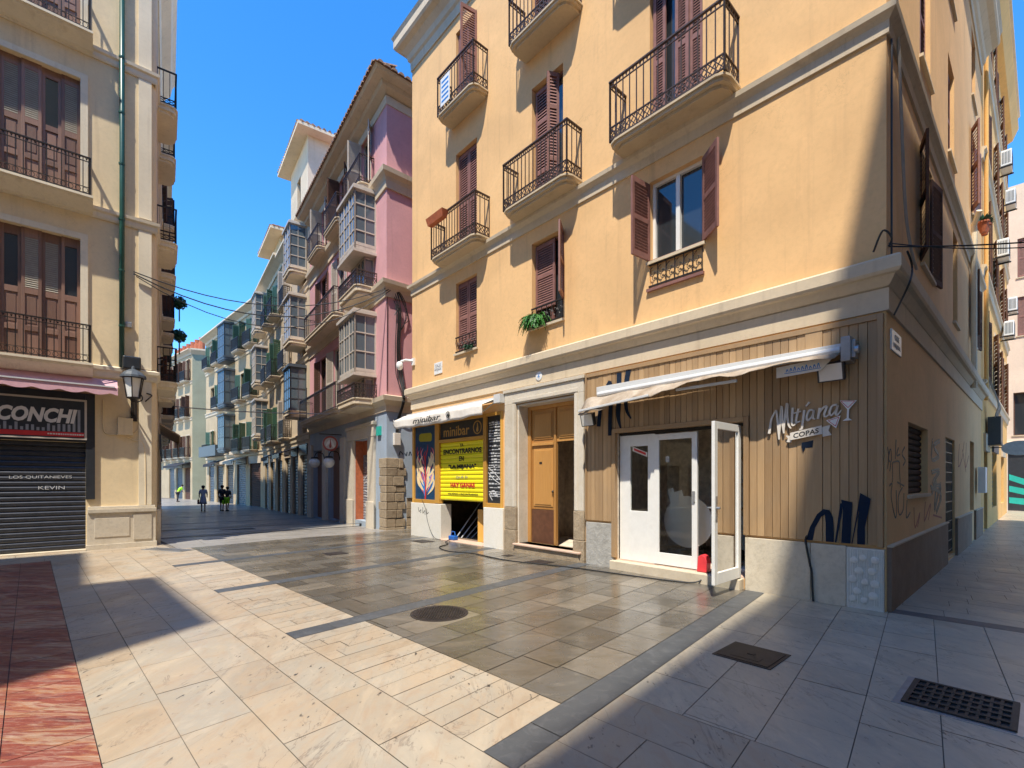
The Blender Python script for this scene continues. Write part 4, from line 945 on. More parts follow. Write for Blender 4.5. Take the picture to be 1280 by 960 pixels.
def hiproof(par,fr,u0,u1,v0,v1,z,ov,h,mat='rooftile'):
    mb=MB(); a=[fr.p(u0-ov,v1+ov,z),fr.p(u1+ov,v1+ov,z),fr.p(u1+ov,v0-ov,z),fr.p(u0-ov,v0-ov,z)]; t_=fr.p((u0+u1)/2,(v0+v1)/2,z+h)
    low=[q-Vector((0,0,.14)) for q in a]
    for i in range(4): mb.quad(a[i],a[(i+1)%4],t_); mb.quad(low[i],low[(i+1)%4],a[(i+1)%4],a[i])
    mb.quad(*low); o=mb.build('roof',M['pinkcream'],par)
    tl=MB()
    for i in range(4):
        p,q=a[i],a[(i+1)%4]; n=int((q-p).length/.26)
        for k in range(n):
            c=p+(q-p)*((k+.5)/n); tl.tube([c+Vector((0,0,.03)),c+(t_-c)*.35+Vector((0,0,.05))],.08,6)
    tl.build('roof_tiles',M[mat],o); return o
hiproof(h2,PF,10.6,14.6,-4,0,19.2,.6,1.0)
h3=house('balcony_house','ochre house with a small tiled roof tower, just before the green shuttered house',PF,16.6,24.2,-.45,15.2,'ochre',[4.0,8.0,11.8],[18.0,20.3,22.9],depth=9,shut='darkgreen',rail='iron',ground=[(17.2,18.6,-.6,2.8),(19.6,21.0,-.6,2.8),(21.9,23.3,-.6,2.8)],bproj=.65,eave=.6,skipb=((0,2),(1,2),(2,2)))
for z in (4.5,8.2,11.9): bay(PF,h3,22.1,23.7,z+.3,z+2.6,.8,'taupe',3,4,1); slab(PF,h3,22,23.8,.85,z+.2,M['pinkcream'],th=.3)
at=MB(); at.wall(PF,17.6,21,15.1,17.0,[],.15); qa,qb=PF.p(17.6,0,0),PF.p(21,0,0); qc,qd=PF.p(21,-4,0),PF.p(17.6,-4,0)
for a,b in((qb,qc),(qc,qd),(qd,qa)): at.quad(a+Vector((0,0,15.1)),b+Vector((0,0,15.1)),b+Vector((0,0,17.0)),a+Vector((0,0,17.0)),r=.5)
at.build('rooftop_tower',M['ochre'],h3); hiproof(h3,PF,17.6,21,-4,0,17.0,.7,.9)
P4=Vector((-18.3,35.6,0)); D4=Vector((-.716,.698,0)); GF=Fr(P4,D4)
h4=house('green_shuttered_house','cream house with green shutters and long balconies closing the street bend',GF,0,16.2,-.45,15.2,'ochre',[3.9,8.0,12.0],[2.2,5.0,8.0,11.0,14.0],depth=9,shut='darkgreen',rail='iron',ground=[(1,3.4,-.5,2.9),(4.4,6.6,-.5,2.9),(7.6,9.6,-.5,2.9),(10.6,12.6,-.5,2.9),(13.4,15.2,-.5,2.9)],skipb=((0,2),(1,2),(2,2),(0,3),(1,4)),eave=.6,ww=1.2,bproj=.7)
for z in (4.5,8.3,12.2): bay(GF,h4,7.1,9.0,z-.2,z+2.5,.85,'slate',3,3,1); slab(GF,h4,7.0,9.1,.9,z-.3,M['slate'],th=.3)
MB().box(GF,9.9,15.4,.001,.8,3.75,4.7).build('shop_fascia',M['slate'],h4); MB().box(GF,3.2,7,.001,.5,3.7,3.95).build('balcony_slab',M['ivory'],h4)
sk=MB(); 
for (a,b) in ((1.2,3.6),): sk.box(GF,a,b,-4.5,-2,15.3,17.0)
sk.build('roof_hut',M['white'],h4)
P5=Vector((-33.3,50.0,0)); D5=Vector((.9,.43,0)).normalized(); EF=Fr(P5,D5); D6=Vector((-.775,.632,0)).normalized(); FF=Fr(P5,D6,-Vector((D6.y,-D6.x,0)) if (-Vector((D6.y,-D6.x,0))).dot(-P5)>0 else Vector((D6.y,-D6.x,0)))
h5=house('pale_green_house','pale green house with terracotta chimneys at the far end of the left street',FF,0,12,-.45,15.2,'ochre',[4.0,8.2,12.0],[1.3,3.4,5.6,7.8,10],depth=6,shut='darkmaroon',rail='iron',ground=[(.6,2.4,-.5,2.9),(3,5,-.5,2.9),(5.6,7.5,-.5,2.9)],ww=.95,bproj=.6,trim='ivory',eave=.4)
mb=MB().wall(EF,.0,6,-1,15.2,[],.1); mb.build('side_wall',M['palegreen'],h5)
MB().profile(EF,-.1,6,[(0,14.7),(.1,14.8),(.4,15.1),(.4,15.26),(0,15.3)]).build('eaves_cornice',M['ivory'],h5)
for k in range(7): MB().lathe(FF.p(.4+k*1.3,-1.0,15.2),[(.32,0),(.32,1.0),(.24,1.05),(.28,1.5),(.0,1.55)],8).build('chimney_pot',M['terracotta'],h5)
# far closing houses (beyond the bend, left)
FLf=Fr(Vector((-44,66,0)),Vector((-.5,.86,0)))
# left side row of the street beyond the corner house
l6=house('narrow_street_house','tan house seen edge on, next beyond the sand coloured corner house',L2,7.6,16,-.3,15.0,'leftwall',[4.1,7.9,11.5],[8.8,11.2,13.6],depth=8,shut='darkmaroon',rail='iron',ground=[(8,9.6,-.4,2.8),(10.4,12,-.4,2.8),(12.8,14.6,-.4,2.8)],bproj=.5,trim='leftcream',baln='leftcream',sp=.2)
l7=house('narrow_street_house','grey-brown house farthest along the left side of the street, seen edge on',L2,16,27,-.45,14.5,'ivory',[4.1,7.9,11.5],[17.6,20.2,22.8,25.4],depth=8,shut='darkgreen',rail='iron',ground=[(17,18.6,-.6,2.8),(20,21.6,-.6,2.8),(23,24.6,-.6,2.8)],bproj=.4,trim='leftcream',baln='leftcream',sp=.25)
# ---------------------------------------------------------------- alley houses
YU0,YU1,YH=12.62,26.5,19.2
y_=house('yellow_house','tall yellow house with air conditioners in the alley, next door to the orange corner house',SF,YU0,YU1,0,YH,'yellow',[4.6,8.0,11.5,15.0],[14.6,18.2,21.6,24.8],depth=11,bal=False,shut='darkmaroon',trim='cream',eave=.45,ground=[(13.6,14.9,0,2.5),(17,19.2,.6,2.6),(22,24,.6,2.6)],ww=.9,sp=.14,angs=((165,170),(160,168)))
MB().profile(SF,YU0,YU1,[(0,YH-1.2),(.2,YH-1.1),(.4,YH-.6),(.4,YH-.55),(0,YH-.52)]).build('soffit',M['yellow'],y_)
EN=Fr(SF.p(28.6,-2,0),Vector((N2.x,N2.y,0)),-D2)
ew=thing('peach_house','tall pale peach house closing the far end of the alley','building',EN.p(6,0,0))
EH=16.8
mb=MB().wall(EN,-2,14,-.3,EH,[(2.15,4.4,3.9,6.1),(1.95,5,0,3.3),(2.3,3.3,9,11),(2.3,3.3,12,14)],.25)
a,b=EN.p(-2,0,0),EN.p(14,0,0);c,d=EN.p(14,-8,0),EN.p(-2,-8,0)
for p,q in((b,c),(c,d),(d,a)): mb.quad(p+Vector((0,0,-.3)),q+Vector((0,0,-.3)),q+Vector((0,0,EH)),p+Vector((0,0,EH)),r=.5)
mb.quad(*[Vector((q.x,q.y,EH)) for q in(a,b,c,d)],r=.5); mb.build('wall',M['peach'],ew)
window(EN,ew,2.15,4.4,3.9,6.1,'glass',frame='darkmaroon',D=.2); window(EN,ew,2.3,3.3,9,11,'closed',D=.1); window(EN,ew,2.3,3.3,12,14,'closed',D=.1)
MB().profile(EN,-2,14,[(0,3.35),(.12,3.4),(.15,3.55),(0,3.6)]).build('string_course',M['cream'],ew)
ms=MB().box(EN,1.95,5,-.24,-.18,0,3.3).build('painted_shop_front',M['blackframe'],ew)
mu=MB()
for k,(a,b) in enumerate(((0,1.9),(0,1.1),(0,.5))): mu.prism(EN,[(2.0,1.9-k*.6),(2.0,1.6-k*.6),(4.9,.2-k*.1),(4.9,.6-k*.1)],-.18,-.175)
mu.build('mural_stripes',M['teal'],ms)
# ---------------------------------------------------------------- houses behind and beside the camera, casting the square's shadows
def plain(name,label,corners,H,mat,wins=True,shut='darkmaroon'):
    cx=sum(c[0] for c in corners)/len(corners); cy=sum(c[1] for c in corners)/len(corners)
    root=thing(name,label,'building',(cx,cy,0)); n=len(corners)
    mb=MB()
    for i in range(n):
        a=corners[i];b=corners[(i+1)%n]; L=math.hypot(b[0]-a[0],b[1]-a[1])
        fr=Fr(a,(b[0]-a[0],b[1]-a[1])); m=Vector(((a[0]+b[0])/2-cx,(a[1]+b[1])/2-cy,0))
        if fr.n.dot(m)<0: fr.n=-fr.n
        hs=[]
        if wins and L>3.2:
            k=int(L/2.6)
            for j in range(k):
                u=L*(j+.5)/k; z=4.3
                while z+2.2<H-.8: hs.append((u-.5,u+.5,z,z+2.1)); z+=3.5
                hs.append((u-.7,u+.7,0,2.6))
        mb.wall(fr,0,L,-.3,H,hs,.15)
        for h in hs:
            if h[2]>1: window(fr,root,*h,'closed',mat=shut,sp=.3,D=.08,surround='cream')
            else: vroll(fr,root,*h,-.08,M['slate'],p=.2)
        MB().profile(fr,0,L,[(0,3.6),(.1,3.65),(.14,3.85),(0,3.9)]).build('string_course',M['cream'],root)
    mb.quad(*[Vector((c[0],c[1],H)) for c in corners],r=.5); mb.build('wall',M[mat],root)
def sh2(p,H): return (p[0]+S.x*H,p[1]+S.y*H)
Cc=(-3.37,5.42);Bc=(-5.86,7.93);Ac=(-6.52,7.38)
H1=17.0; Wc=(Ac[0]+D1.x*4.3,Ac[1]+D1.y*4.3)
pts=[(Cc[0]-.46*6,Cc[1]-.89*6),Cc,Bc,Ac,Wc]; pts=[sh2(p,H1) for p in pts]
bk=(-D2.x*9,-D2.y*9); foot=pts+[(pts[4][0]+bk[0],pts[4][1]+bk[1]),(pts[0][0]+bk[0]*.6,pts[0][1]+bk[1]*.6)]
plain('square_house','ochre house behind the camera on the left side of the square',foot,H1,'ochre')
H2=22.0
G_=[(-5.0,-2.9),(0,2.67),(3.96,7.07),(5.68,9.28)]
q=[(a+S.x*H2,b+S.y*H2) for a,b in G_]; K=q[-1]
q+=[(K[0]+D2.x*17,K[1]+D2.y*17),(K[0]+D2.x*17+N2.x*8,K[1]+D2.y*17+N2.y*8),(q[0][0]+6.5,q[0][1]-5.5)]
plain('alley_house','tall ivory house across the alley from the orange corner house, beside the camera',q,H2,'ivory')
# ================================================================ loose and mounted things
def solo(mb,name,mat,label,cat,group=None,**k):
    return tag(mb.build(name,mat,None,**k),label,cat,group)
AX=lambda fr: Matrix((fr.d,Vector((0,0,1)),fr.n)).transposed()
# big awning over the glazed doors
aw=thing('awning','long worn white retractable awning sagging on the timber front above the glazed doors','awning',MF.p(2.3,.1,3.0))
mb=MB(); mb.box(MF,.40,4.28,.06,.15,3.20,3.32); mb.tube([MF.p(.42,.2,3.22),MF.p(4.2,.2,3.16)],.05,10); mb.build('cassette',M['alu'],aw,bevel=.006)
mb=MB(); mb.box(MF,.30,.40,.05,.30,3.06,3.36); mb.box(MF,.26,.30,.10,.24,3.10,3.32); mb.lathe(MF.p(.28,.2,3.2),[(.05,0),(.05,.05),(.02,.06)],10,axis=Matrix((MF.n,Vector((0,0,1)),-MF.d)).transposed()); mb.build('bracket',M['steel'],aw,bevel=.006)
cl=MB(); rs=random.Random(9); NU,NV=40,7; vs=[]
for i in range(NU+1):
    u=.42+(4.42-.42)*i/NU; s=(i/NU)
    for j in range(NV+1):
        t=j/NV; sag=.10+.40*max(0,s-.35)**1.15; ln=.26+.08*s
        v=.19+ln*t+.02*math.sin(9*u+3*t); w=3.20-.07*s-sag*(t**1.3)-.025*math.sin(5*u)*t-.03*math.sin(14*u+4*t)*t*s+rs.uniform(-.004,.004)
        vs.append(MF.p(u,v,w))
cl.add(vs,[(i*(NV+1)+j,i*(NV+1)+j+1,(i+1)*(NV+1)+j+1,(i+1)*(NV+1)+j) for i in range(NU) for j in range(NV)]); c=cl.build('canvas',M['dirtycloth'],aw,smooth=True)
so=c.modifiers.new('thick','SOLIDIFY'); so.thickness=.006
mb=MB(); mb.hexa([MF.p(2.95,.50,2.93),MF.p(4.40,.50,2.83),MF.p(4.40,.54,2.83),MF.p(2.95,.54,2.93),MF.p(2.95,.50,2.97),MF.p(4.40,.50,2.87),MF.p(4.40,.54,2.87),MF.p(2.95,.54,2.97)]); mb.build('front_bar',M['alu'],aw,bevel=.006)
MB().box(MF,1.62,2.55,.36,.40,2.98,3.02).build('front_bar',M['alu'],aw,bevel=.006)
cp=MB().prism(MF,[(.45,3.14),(1.12,3.10),(1.12,2.96),(.60,2.98)],.33,.338).build('valance',M['whitecloth'],aw)
q=MB()
for k in range(9): x=1.0-k*.045; q.ribbon(MF,[(x,3.02,.009),(x-.012,3.055+.012*(k%3),.009),(x-.026,3.025,.009)],.3385,.341)
q.ribbon(MF,[(1.02,3.005,.008),(.6,3.012,.008)],.3385,.341).build('faded_print',M['posterblue'],cp)
# floodlights
for (u,w,lab) in ((.52,3.00,'square floodlight under the right end of the long awning, lens tilted down'),(4.42,2.76,'square floodlight at the left edge of the timber front beneath the sagging canvas')):
    fl=thing('floodlight',lab,'floodlight',MF.p(u,.05,w),'floodlights on the timber front')
    f=Fr(MF.p(u,.22,w),MF.d,MF.n); mb=MB(); mb.hexa([f.p(-.15,-.06,-.12),f.p(.15,-.06,-.12),f.p(.15,.0,-.16),f.p(-.15,.0,-.16),f.p(-.15,-.02,.10),f.p(.15,-.02,.10),f.p(.15,.06,.06),f.p(-.15,.06,.06)]); mb.build('housing',M['blackframe'],fl,bevel=.008)
    MB().hexa([f.p(-.125,.003,-.145),f.p(.125,.003,-.145),f.p(.125,.008,-.143),f.p(-.125,.008,-.143),f.p(-.125,.052,.05),f.p(.125,.052,.05),f.p(.125,.062,.052),f.p(-.125,.062,.052)]).build('lens',M['milk'],fl)
    MB().box(MF,u-.03,u+.03,.05,.2,w-.03,w+.02).build('bracket',M['iron'],fl)
# script sign
sg_=thing('script_sign','cream script sign with cocktail glasses and ribbon banner on the timber cladding','sign',MF.p(.85,.06,2.2))
MITJ=[[(1.3,2.25,.049),(1.29,2.32,.043),(1.27,2.45,.037),(1.22,2.55,.03),(1.21,2.56,.03),(1.19,2.42,.038),(1.18,2.29,.036),(1.17,2.16,.026)],[(1.17,2.17,.012),(1.16,2.35,.033),(1.14,2.62,.038),(1.13,2.41,.043),(1.11,2.24,.026)],[(1.11,2.24,.012),(1.1,2.41,.033),(1.07,2.65,.042),(1.07,2.5,.042),(1.05,2.35,.033),(1.02,2.3,.016)],[(1.0,2.58,.03),(1.01,2.4,.03),(1.0,2.34,.025),(.96,2.36,.016)],[(.93,2.56,.03),(.96,2.39,.03),(.94,2.38,.023),(.91,2.39,.014)],[(1.0,2.5,.014),(.95,2.51,.018),(.9,2.52,.014)],[(.86,2.53,.029),(.88,2.36,.031),(.89,2.29,.029),(.92,2.28,.014)],[(.8,2.63,.029),(.84,2.58,.018)],[(.76,2.52,.028),(.8,2.52,.026),(.83,2.45,.029),(.82,2.39,.027),(.77,2.44,.02),(.75,2.52,.024),(.76,2.42,.028),(.73,2.4,.013)],[(.68,2.54,.03),(.7,2.4,.028)],[(.7,2.44,.015),(.65,2.53,.026),(.6,2.55,.027),(.63,2.45,.028),(.61,2.42,.023),(.57,2.45,.013)],[(.49,2.56,.027),(.54,2.55,.025),(.57,2.47,.029),(.55,2.43,.023),(.5,2.49,.018),(.48,2.55,.025),(.5,2.45,.029),(.48,2.43,.02),(.44,2.49,.01)]]
a_=MB()
MITJ=[[(x,y,w*(.72 if i<3 else .92)) for x,y,w in s_] for i,s_ in enumerate(MITJ)]
for i,s_ in enumerate(MITJ): a_.ribbon(MF,s_,.075,.092+.0007*i)
a_.build('script_letters',M['lettercream'],sg_)
POL=[[(.46,2.61),(.28,2.59),(.36,2.49),(.365,2.38),(.33,2.35),(.43,2.35),(.385,2.38),(.38,2.49)],[(.61,2.37),(.45,2.42),(.5,2.26)]]
for pg in POL: MB().prism(MF,pg,.075,.09).build('cocktail_glass',M['plasticwhite'],sg_)
mb=MB()
for pg in ([(.445,2.60),(.30,2.585),(.372,2.51)],[(.585,2.365),(.468,2.40),(.505,2.29)]):
    for i in range(3): a,b=pg[i],pg[(i+1)%3]; mb.ribbon(MF,[a,b],.0901,.0915,wd=.006)
mb.build('glass_outline',M['letterred'],sg_)
bn=MB(); bn.prism(MF,[(1.03,2.24),(.66,2.31),(.65,2.20),(1.03,2.14)],.085,.098); bn.prism(MF,[(.66,2.29),(.56,2.31),(.585,2.24),(.55,2.18),(.65,2.16)],.072,.084); bn.prism(MF,[(1.09,2.21),(1.02,2.20),(1.02,2.11),(1.08,2.12),(1.06,2.165)],.072,.084); bn=bn.build('ribbon_banner',M['lettercream'],sg_)
text(MF,.84,2.222,.30,.065,'COPAS',.0985,M['letterblack'],bn,off=.015,ext=.002,tilt=10)
solo(MB().prism(MF,[(.90,2.10),(.76,2.125),(.77,2.03),(.86,2.03),(.88,1.97),(.90,2.04)],.0625,.066),'wall_sticker',M['navy'],'small dark blue speech bubble sticker under the ribbon banner on the cladding','sticker')
# bar awning
ba=thing('awning','short white awning with a scalloped fall over the small bar front','awning',MF.p(9.3,.1,3.3))
NU,NV=36,8; vs=[]; rs=random.Random(4)
for i in range(NU+1):
    u=7.25+(11.62-7.25)*i/NU; s=i/NU
    for j in range(NV+1):
        t=j/NV
        if t<.5: v=.08+.42*(t/.5); w=3.50-.17*(t/.5)-.02*math.sin(8*u)*t
        else: q=(t-.5)/.5; v=.50+.02*math.sin(6*u)*q; w=3.33-.02*math.sin(8*u)*.5-(.24+.05*math.sin(s*math.pi))*q
        if s>.93: k_=(s-.93)/.07; v=v*(1-.25*k_); w=w+(.12*k_ if t>.5 else -.10*k_*t)
        vs.append(MF.p(u,v,w+rs.uniform(-.003,.003)))
cl=MB().add(vs,[(i*(NV+1)+j,i*(NV+1)+j+1,(i+1)*(NV+1)+j+1,(i+1)*(NV+1)+j) for i in range(NU) for j in range(NV)]).build('canvas',M['whitecloth'],ba,smooth=True)
cl.modifiers.new('thick','SOLIDIFY').thickness=.006
MB().box(MF,7.02,11.3,.05,.12,3.42,3.52).box(MF,6.98,7.2,.04,.2,3.36,3.56).build('cassette',M['alu'],ba,bevel=.005)
ar=MB(); ar.tube([MF.p(7.3,.1,3.4),MF.p(7.45,.3,3.2),MF.p(7.3,.48,3.34)],.015,6); ar.build('arm',M['alu'],ba)
text(MF,9.55,3.195,1.35,.15,'minibar',.535,M['letterblack'],ba,shear=.25,off=.012); ring(MF,8.55,3.21,.06,.08,.537,M['letterblack'],ba)
# fallen white circular board seen through the glazed doors
bd=MB(); bd.lathe(MF.p(2.95,-.75,.86),[(.46,0),(.46,.02)],28,axis=AX(MF)); bd.prism(MF,[(3.0,1.22),(3.28,1.18),(3.34,1.42),(3.24,1.46),(3.2,1.38),(3.06,1.42)],-.75,-.735); solo(bd,'round_board',M['milk'],'round pale board leaning inside the glazed shop door','board')
deb=MB(); rs=random.Random(8)
for k in range(150):
    u=rs.uniform(1.4,3.8); v=rs.uniform(-2.3,-.8); s_=rs.uniform(.03,.12); a=rs.random()*3
    f=Fr(MF.p(u,v,0),(math.cos(a),math.sin(a)),(-math.sin(a),math.cos(a))); deb.box(f,-s_,s_,-s_*.6,s_*.6,.15,.15+s_*rs.uniform(.4,1.3))
solo(deb,'rubble',M['debris'],'heap of rubble and plaster chips on the floor inside the glazed shop','rubble')['kind']='stuff'
sh_=thing('wall_shelf','dark leaning timber shelf frame inside the shop, behind the open doorway','shelf',MF.p(2.0,-2.3,.15))
mb=MB(); mb.tube([MF.p(2.3,-1.6,.15),MF.p(1.85,-2.4,2.4)],.03,5); mb.tube([MF.p(1.5,-1.6,.15),MF.p(1.95,-2.4,2.3)],.03,5); mb.build('pole',M['plank'],sh_)
mb=MB(); 
for z in (1.0,1.5,2.0): mb.box(MF,1.5,3.2,-2.54,-2.3,z,z+.04)
mb.build('shelf_board',M['plank'],sh_)
tr=thing('sack_truck','pale folded trolley leaning in the rubble inside the doorway','trolley',MF.p(1.9,-1.4,.15))
mb=MB(); mb.tube([MF.p(1.75,-1.0,.2),MF.p(2.15,-1.7,.75)],.02,6); mb.tube([MF.p(1.9,-.9,.3),MF.p(1.7,-1.8,.7)],.02,6); mb.build('frame',M['alu'],tr)
MB().lathe(MF.p(2.2,-1.2,.28),[(.12,0),(.12,.04)],14,axis=Matrix((MF.n,Vector((0,0,1)),MF.d)).transposed()).build('wheel',M['cable'],tr)
rb=MB(); rb.prism(MF,[(2.40,.157),(2.24,.157),(2.23,.30),(2.26,.40),(2.32,.43),(2.38,.39)],-.12,.02); solo(rb,'red_plastic_panel',M['red'],'small red plastic board propped on the threshold of the glazed shop door','panel',bevel=.01)
wp=MB(); wp.box(MF,1.9,2.15,-.4,-.1,.157,.19); wp.box(MF,1.75,2.0,-.75,-.5,.157,.2); solo(wp,'white_offcut',M['white'],'white board offcuts lying on the threshold beside the red plastic panel','offcut')
# bar things
for k in range(4):
    b_=MB(); b_.tube([MF.p(9.45-.1*k,-.35-.1*k,.02),MF.p(9.3-.12*k,-1.1-.2*k,1.0)],.02,5)
    labs=['grey metal bar leaning nearest the yellow shutter jamb inside the small bar','second grey metal bar leaning just behind the first inside the small bar','third grey metal bar leaning deeper inside the small bar','rearmost grey metal bar leaning inside the small bar']
    solo(b_,'metal_bar',M['steel'],labs[k],'metal bar','metal bars leaning in the bar')
solo(MB().box(Fr(MF.p(7.95,-.5,0),MF.sub(0,0,20).d,MF.sub(0,0,20).n),0,.5,0,.05,.02,.85),'leaning_panel',M['barwood'],'orange brown wooden panel leaning inside the right side of the half open bar','panel')
bt=thing('counter_stool','overturned orange brown stool in the dark of the bar','stool',MF.p(8.4,-1.5,.02)); MB().box(MF,8.1,8.7,-1.7,-1.2,.5,.62).build('seat',M['barwood'],bt); q=MB(); q.tube([MF.p(8.2,-1.3,.02),MF.p(8.3,-1.4,.5)],.02,5); q.tube([MF.p(8.6,-1.3,.02),MF.p(8.5,-1.4,.5)],.02,5); q.build('leg',M['barwood'],bt)
vc=thing('power_tool_case','small blue machine on the threshold of the bar','tool',MF.p(9.1,-.02,.02)); MB().box(MF,9.02,9.27,-.12,.04,.022,.14).build('body',M['blueplastic'],vc,bevel=.03); MB().tube([MF.p(9.05,-.04,.15),MF.p(9.08,-.04,.24),MF.p(9.2,-.04,.24),MF.p(9.24,-.04,.15)],.015,6).build('handle',M['blueplastic'],vc)
def spline(P,n=6):
    Q=[]; P=[Vector(p) for p in P]
    for i in range(len(P)-1):
        p0=P[max(i-1,0)];p1=P[i];p2=P[i+1];p3=P[min(i+2,len(P)-1)]
        for k in range(n):
            t=k/n; Q.append(.5*(2*p1+(p2-p0)*t+(2*p0-5*p1+4*p2-p3)*t*t+(3*p1-p0-3*p2+p3)*t**3))
    Q.append(P[-1]); return Q
solo(MB().tube(spline([MF.p(9.1,.08,.05),MF.p(9.0,.3,.014),MF.p(8.6,.5,.012),MF.p(8.3,.95,.012),MF.p(7.6,1.15,.012),MF.p(7.0,.95,.012),MF.p(5.8,.98,.012),MF.p(4.6,.65,.012),MF.p(3.6,.5,.012),MF.p(2.7,.35,.012),MF.p(2.3,.2,.03),MF.p(2.2,.0,.17),MF.p(2.1,-.3,.17)]),.012,6),'extension_cable',M['cable'],'black extension cable snaking across the paving from the bar to the glazed shop door','cable',smooth=True)
solo(MB().tube(spline([MF.p(10.55,.056,1.05),MF.p(10.35,.06,.8),MF.p(10.2,.07,.4),MF.p(9.9,.08,.05),MF.p(9.5,.12,.012)]),.006,5),'thin_cable',M['cable'],'thin black cable hanging down the white plinth under the flower poster','cable')
solo(MB().tube(spline([MF.p(.83,.066,.86),MF.p(.85,.075,.79),MF.p(.80,.08,.5),MF.p(.78,.08,.4),MF.p(.77,.08,.2),MF.p(.76,.08,.0)]),[.014]*31,6),'black_conduit',M['cable'],'black conduit running down the pale plinth below the navy painted letter','conduit')
# ferns, pots
def fern(name,label,c,nb,L,mat,cat='plant',droop=1.0,seed=1,out=None,group=None,wd=.022):
    rs=random.Random(seed); mb=MB(); c=Vector(c)
    for k in range(nb):
        a=rs.random()*2*math.pi; l=L*rs.uniform(.6,1.2); el=rs.uniform(.2,1.2); h=Vector((math.cos(a),math.sin(a),0))
        if out is not None and h.dot(out)<-.2: h=-h
        p=c+Vector((rs.uniform(-.1,.1),rs.uniform(-.1,.1),0)); side=h.cross(Vector((0,0,1))); prev=None
        v=h*math.cos(el)+Vector((0,0,math.sin(el)))
        for s in range(7):
            w=wd*(1-s/7)+.003
            cur=(p-side*w,p+side*w)
            if prev: 
                mb.quad(prev[0],prev[1],cur[1],cur[0],r=rs.random())
                for sg2 in (-1,1):
                    t_=p+side*sg2*w*3.2+v*.02; mb.quad(p,p+v*.018,t_)
            prev=cur; p=p+v*l/7; v=(v+Vector((0,0,-.32*droop))).normalized()
    return solo(mb,name,mat,label,cat,group)
fern('potted_fern','bright green fern spilling over the iron guard of the middle first floor window',MF.p(5.95,.1,4.95),190,.42,M['leaf'],out=MF.n,seed=2,droop=1.5,wd=.03)
fern('potted_plant','small dark green plant behind the guard of the first floor window over the bar',MF.p(8.35,.02,4.9),45,.18,M['leaf2'],seed=3,out=MF.n)
fb=thing('flower_box','terracotta flower box hung on the rail of the lower left balcony','flower box',MF.p(9.0,.52,8.2)); MB().hexa([MF.p(8.72,.45,8.16),MF.p(9.4,.45,8.16),MF.p(9.4,.58,8.16),MF.p(8.72,.58,8.16),MF.p(8.68,.43,8.34),MF.p(9.44,.43,8.34),MF.p(9.44,.62,8.34),MF.p(8.68,.62,8.34)]).build('trough',M['terracotta'],fb)
bnr=MB().box(MF,8.55,8.95,.475,.485,11.02,11.72); b_=solo(bnr,'balcony_notice',M['plasticwhite'],'white notice tied to the bars of the upper left balcony','notice'); mb=MB()
for i in range(5): mb.box(MF,8.6,8.9,.485,.488,11.1+i*.12,11.15+i*.12)
mb.build('printed_stripes',M['posterblue'],b_)
# camera on the corner
cm=thing('security_camera','white dome security camera on an arm at the far left corner of the orange house','camera',MF.p(11.17,.1,4.95))
mb=MB(); mb.box(MF,11.0,11.12,.0,.06,4.95,5.15); mb.tube([MF.p(11.06,.05,5.08),MF.p(11.2,.2,5.10),MF.p(11.3,.3,5.06)],.035,8); mb.build('arm',M['plasticwhite'],cm,smooth=False); MB().lathe(MF.p(11.32,.33,4.88),[(.001,-.07),(.05,-.06),(.09,-.01),(.10,.06),(.09,.13),(.05,.17),(.001,.18)],14).build('dome',M['plasticwhite'],cm,smooth=True)
# left facade mounted things
dp=thing('drainpipe','dark green drainpipe running down the sand coloured corner house','drainpipe',LF.p(.64,.06,4.3))
MB().tube([LF.p(.63,.08,4.25),LF.p(.64,.08,8.0),LF.p(.64,.08,16.4)],.052,10).build('pipe',M['greenpipe'],dp,smooth=True)
for z in (5.2,6.5,7.7,9.0,10.2,11.5,13.0): MB().tube([LF.p(.635,.08,z),LF.p(.635,.08,z+.04)],.062,10).build('pipe_clip',M['greenpipe'],dp)
la=thing('wall_lantern','black wrought iron lantern with milky panes on the pilaster of the sand coloured house','lantern',LF.p(.85,.0,3.3))
LC=LF.p(.82,.48,3.50); mb=MB()
hexp=lambda r,z:[LC+Vector((r*math.cos(math.pi/3*k),r*math.sin(math.pi/3*k),z)) for k in range(6)]
a=hexp(.13,0);b=hexp(.20,.46)
for k in range(6): mb.tube([a[k],b[k]],.012,5); mb.tube([a[k],a[(k+1)%6]],.014,5); mb.tube([b[k],b[(k+1)%6]],.018,5)
mb.lathe(LC+Vector((0,0,-.12)),[(.001,0),(.04,.02),(.06,.08),(.13,.11),(.13,.125)],12); mb.build('frame',M['iron'],la)
MB().lathe(LC+Vector((0,0,.46)),[(.25,0),(.24,.05),(.17,.13),(.09,.18),(.04,.2),(.03,.26),(.001,.28)],12).build('cap',M['slate'],la)
g_=MB(); 
a=hexp(.118,.01);b=hexp(.188,.45)
for k in range(6): g_.quad(a[k],a[(k+1)%6],b[(k+1)%6],b[k])
g_.build('pane',M['milk'],la)
mb=MB(); mb.tube([LF.p(.85,.02,3.15),LF.p(.85,.2,3.22),LF.p(.83,.48,3.42)],.022,6); mb.tube(spline([LF.p(.9,.02,3.75),LF.p(1.0,.1,3.62),LF.p(1.0,.2,3.5),LF.p(.88,.3,3.42)]),.014,5); mb.box(LF,.80,.92,.03,.05,3.0,3.7); mb.tube(spline([LF.p(1.08,.03,3.5),LF.p(1.15,.12,3.58),LF.p(1.2,.05,3.66),LF.p(1.1,.03,3.7)]),.014,5); mb.build('bracket',M['iron'],la)
sp_=MB().box(LF,.64,.98,.05,.30,4.20,4.50); solo(sp_,'wall_speaker',M['blackframe'],'black ribbed wall box above the iron lantern','wall box',bevel=.03)
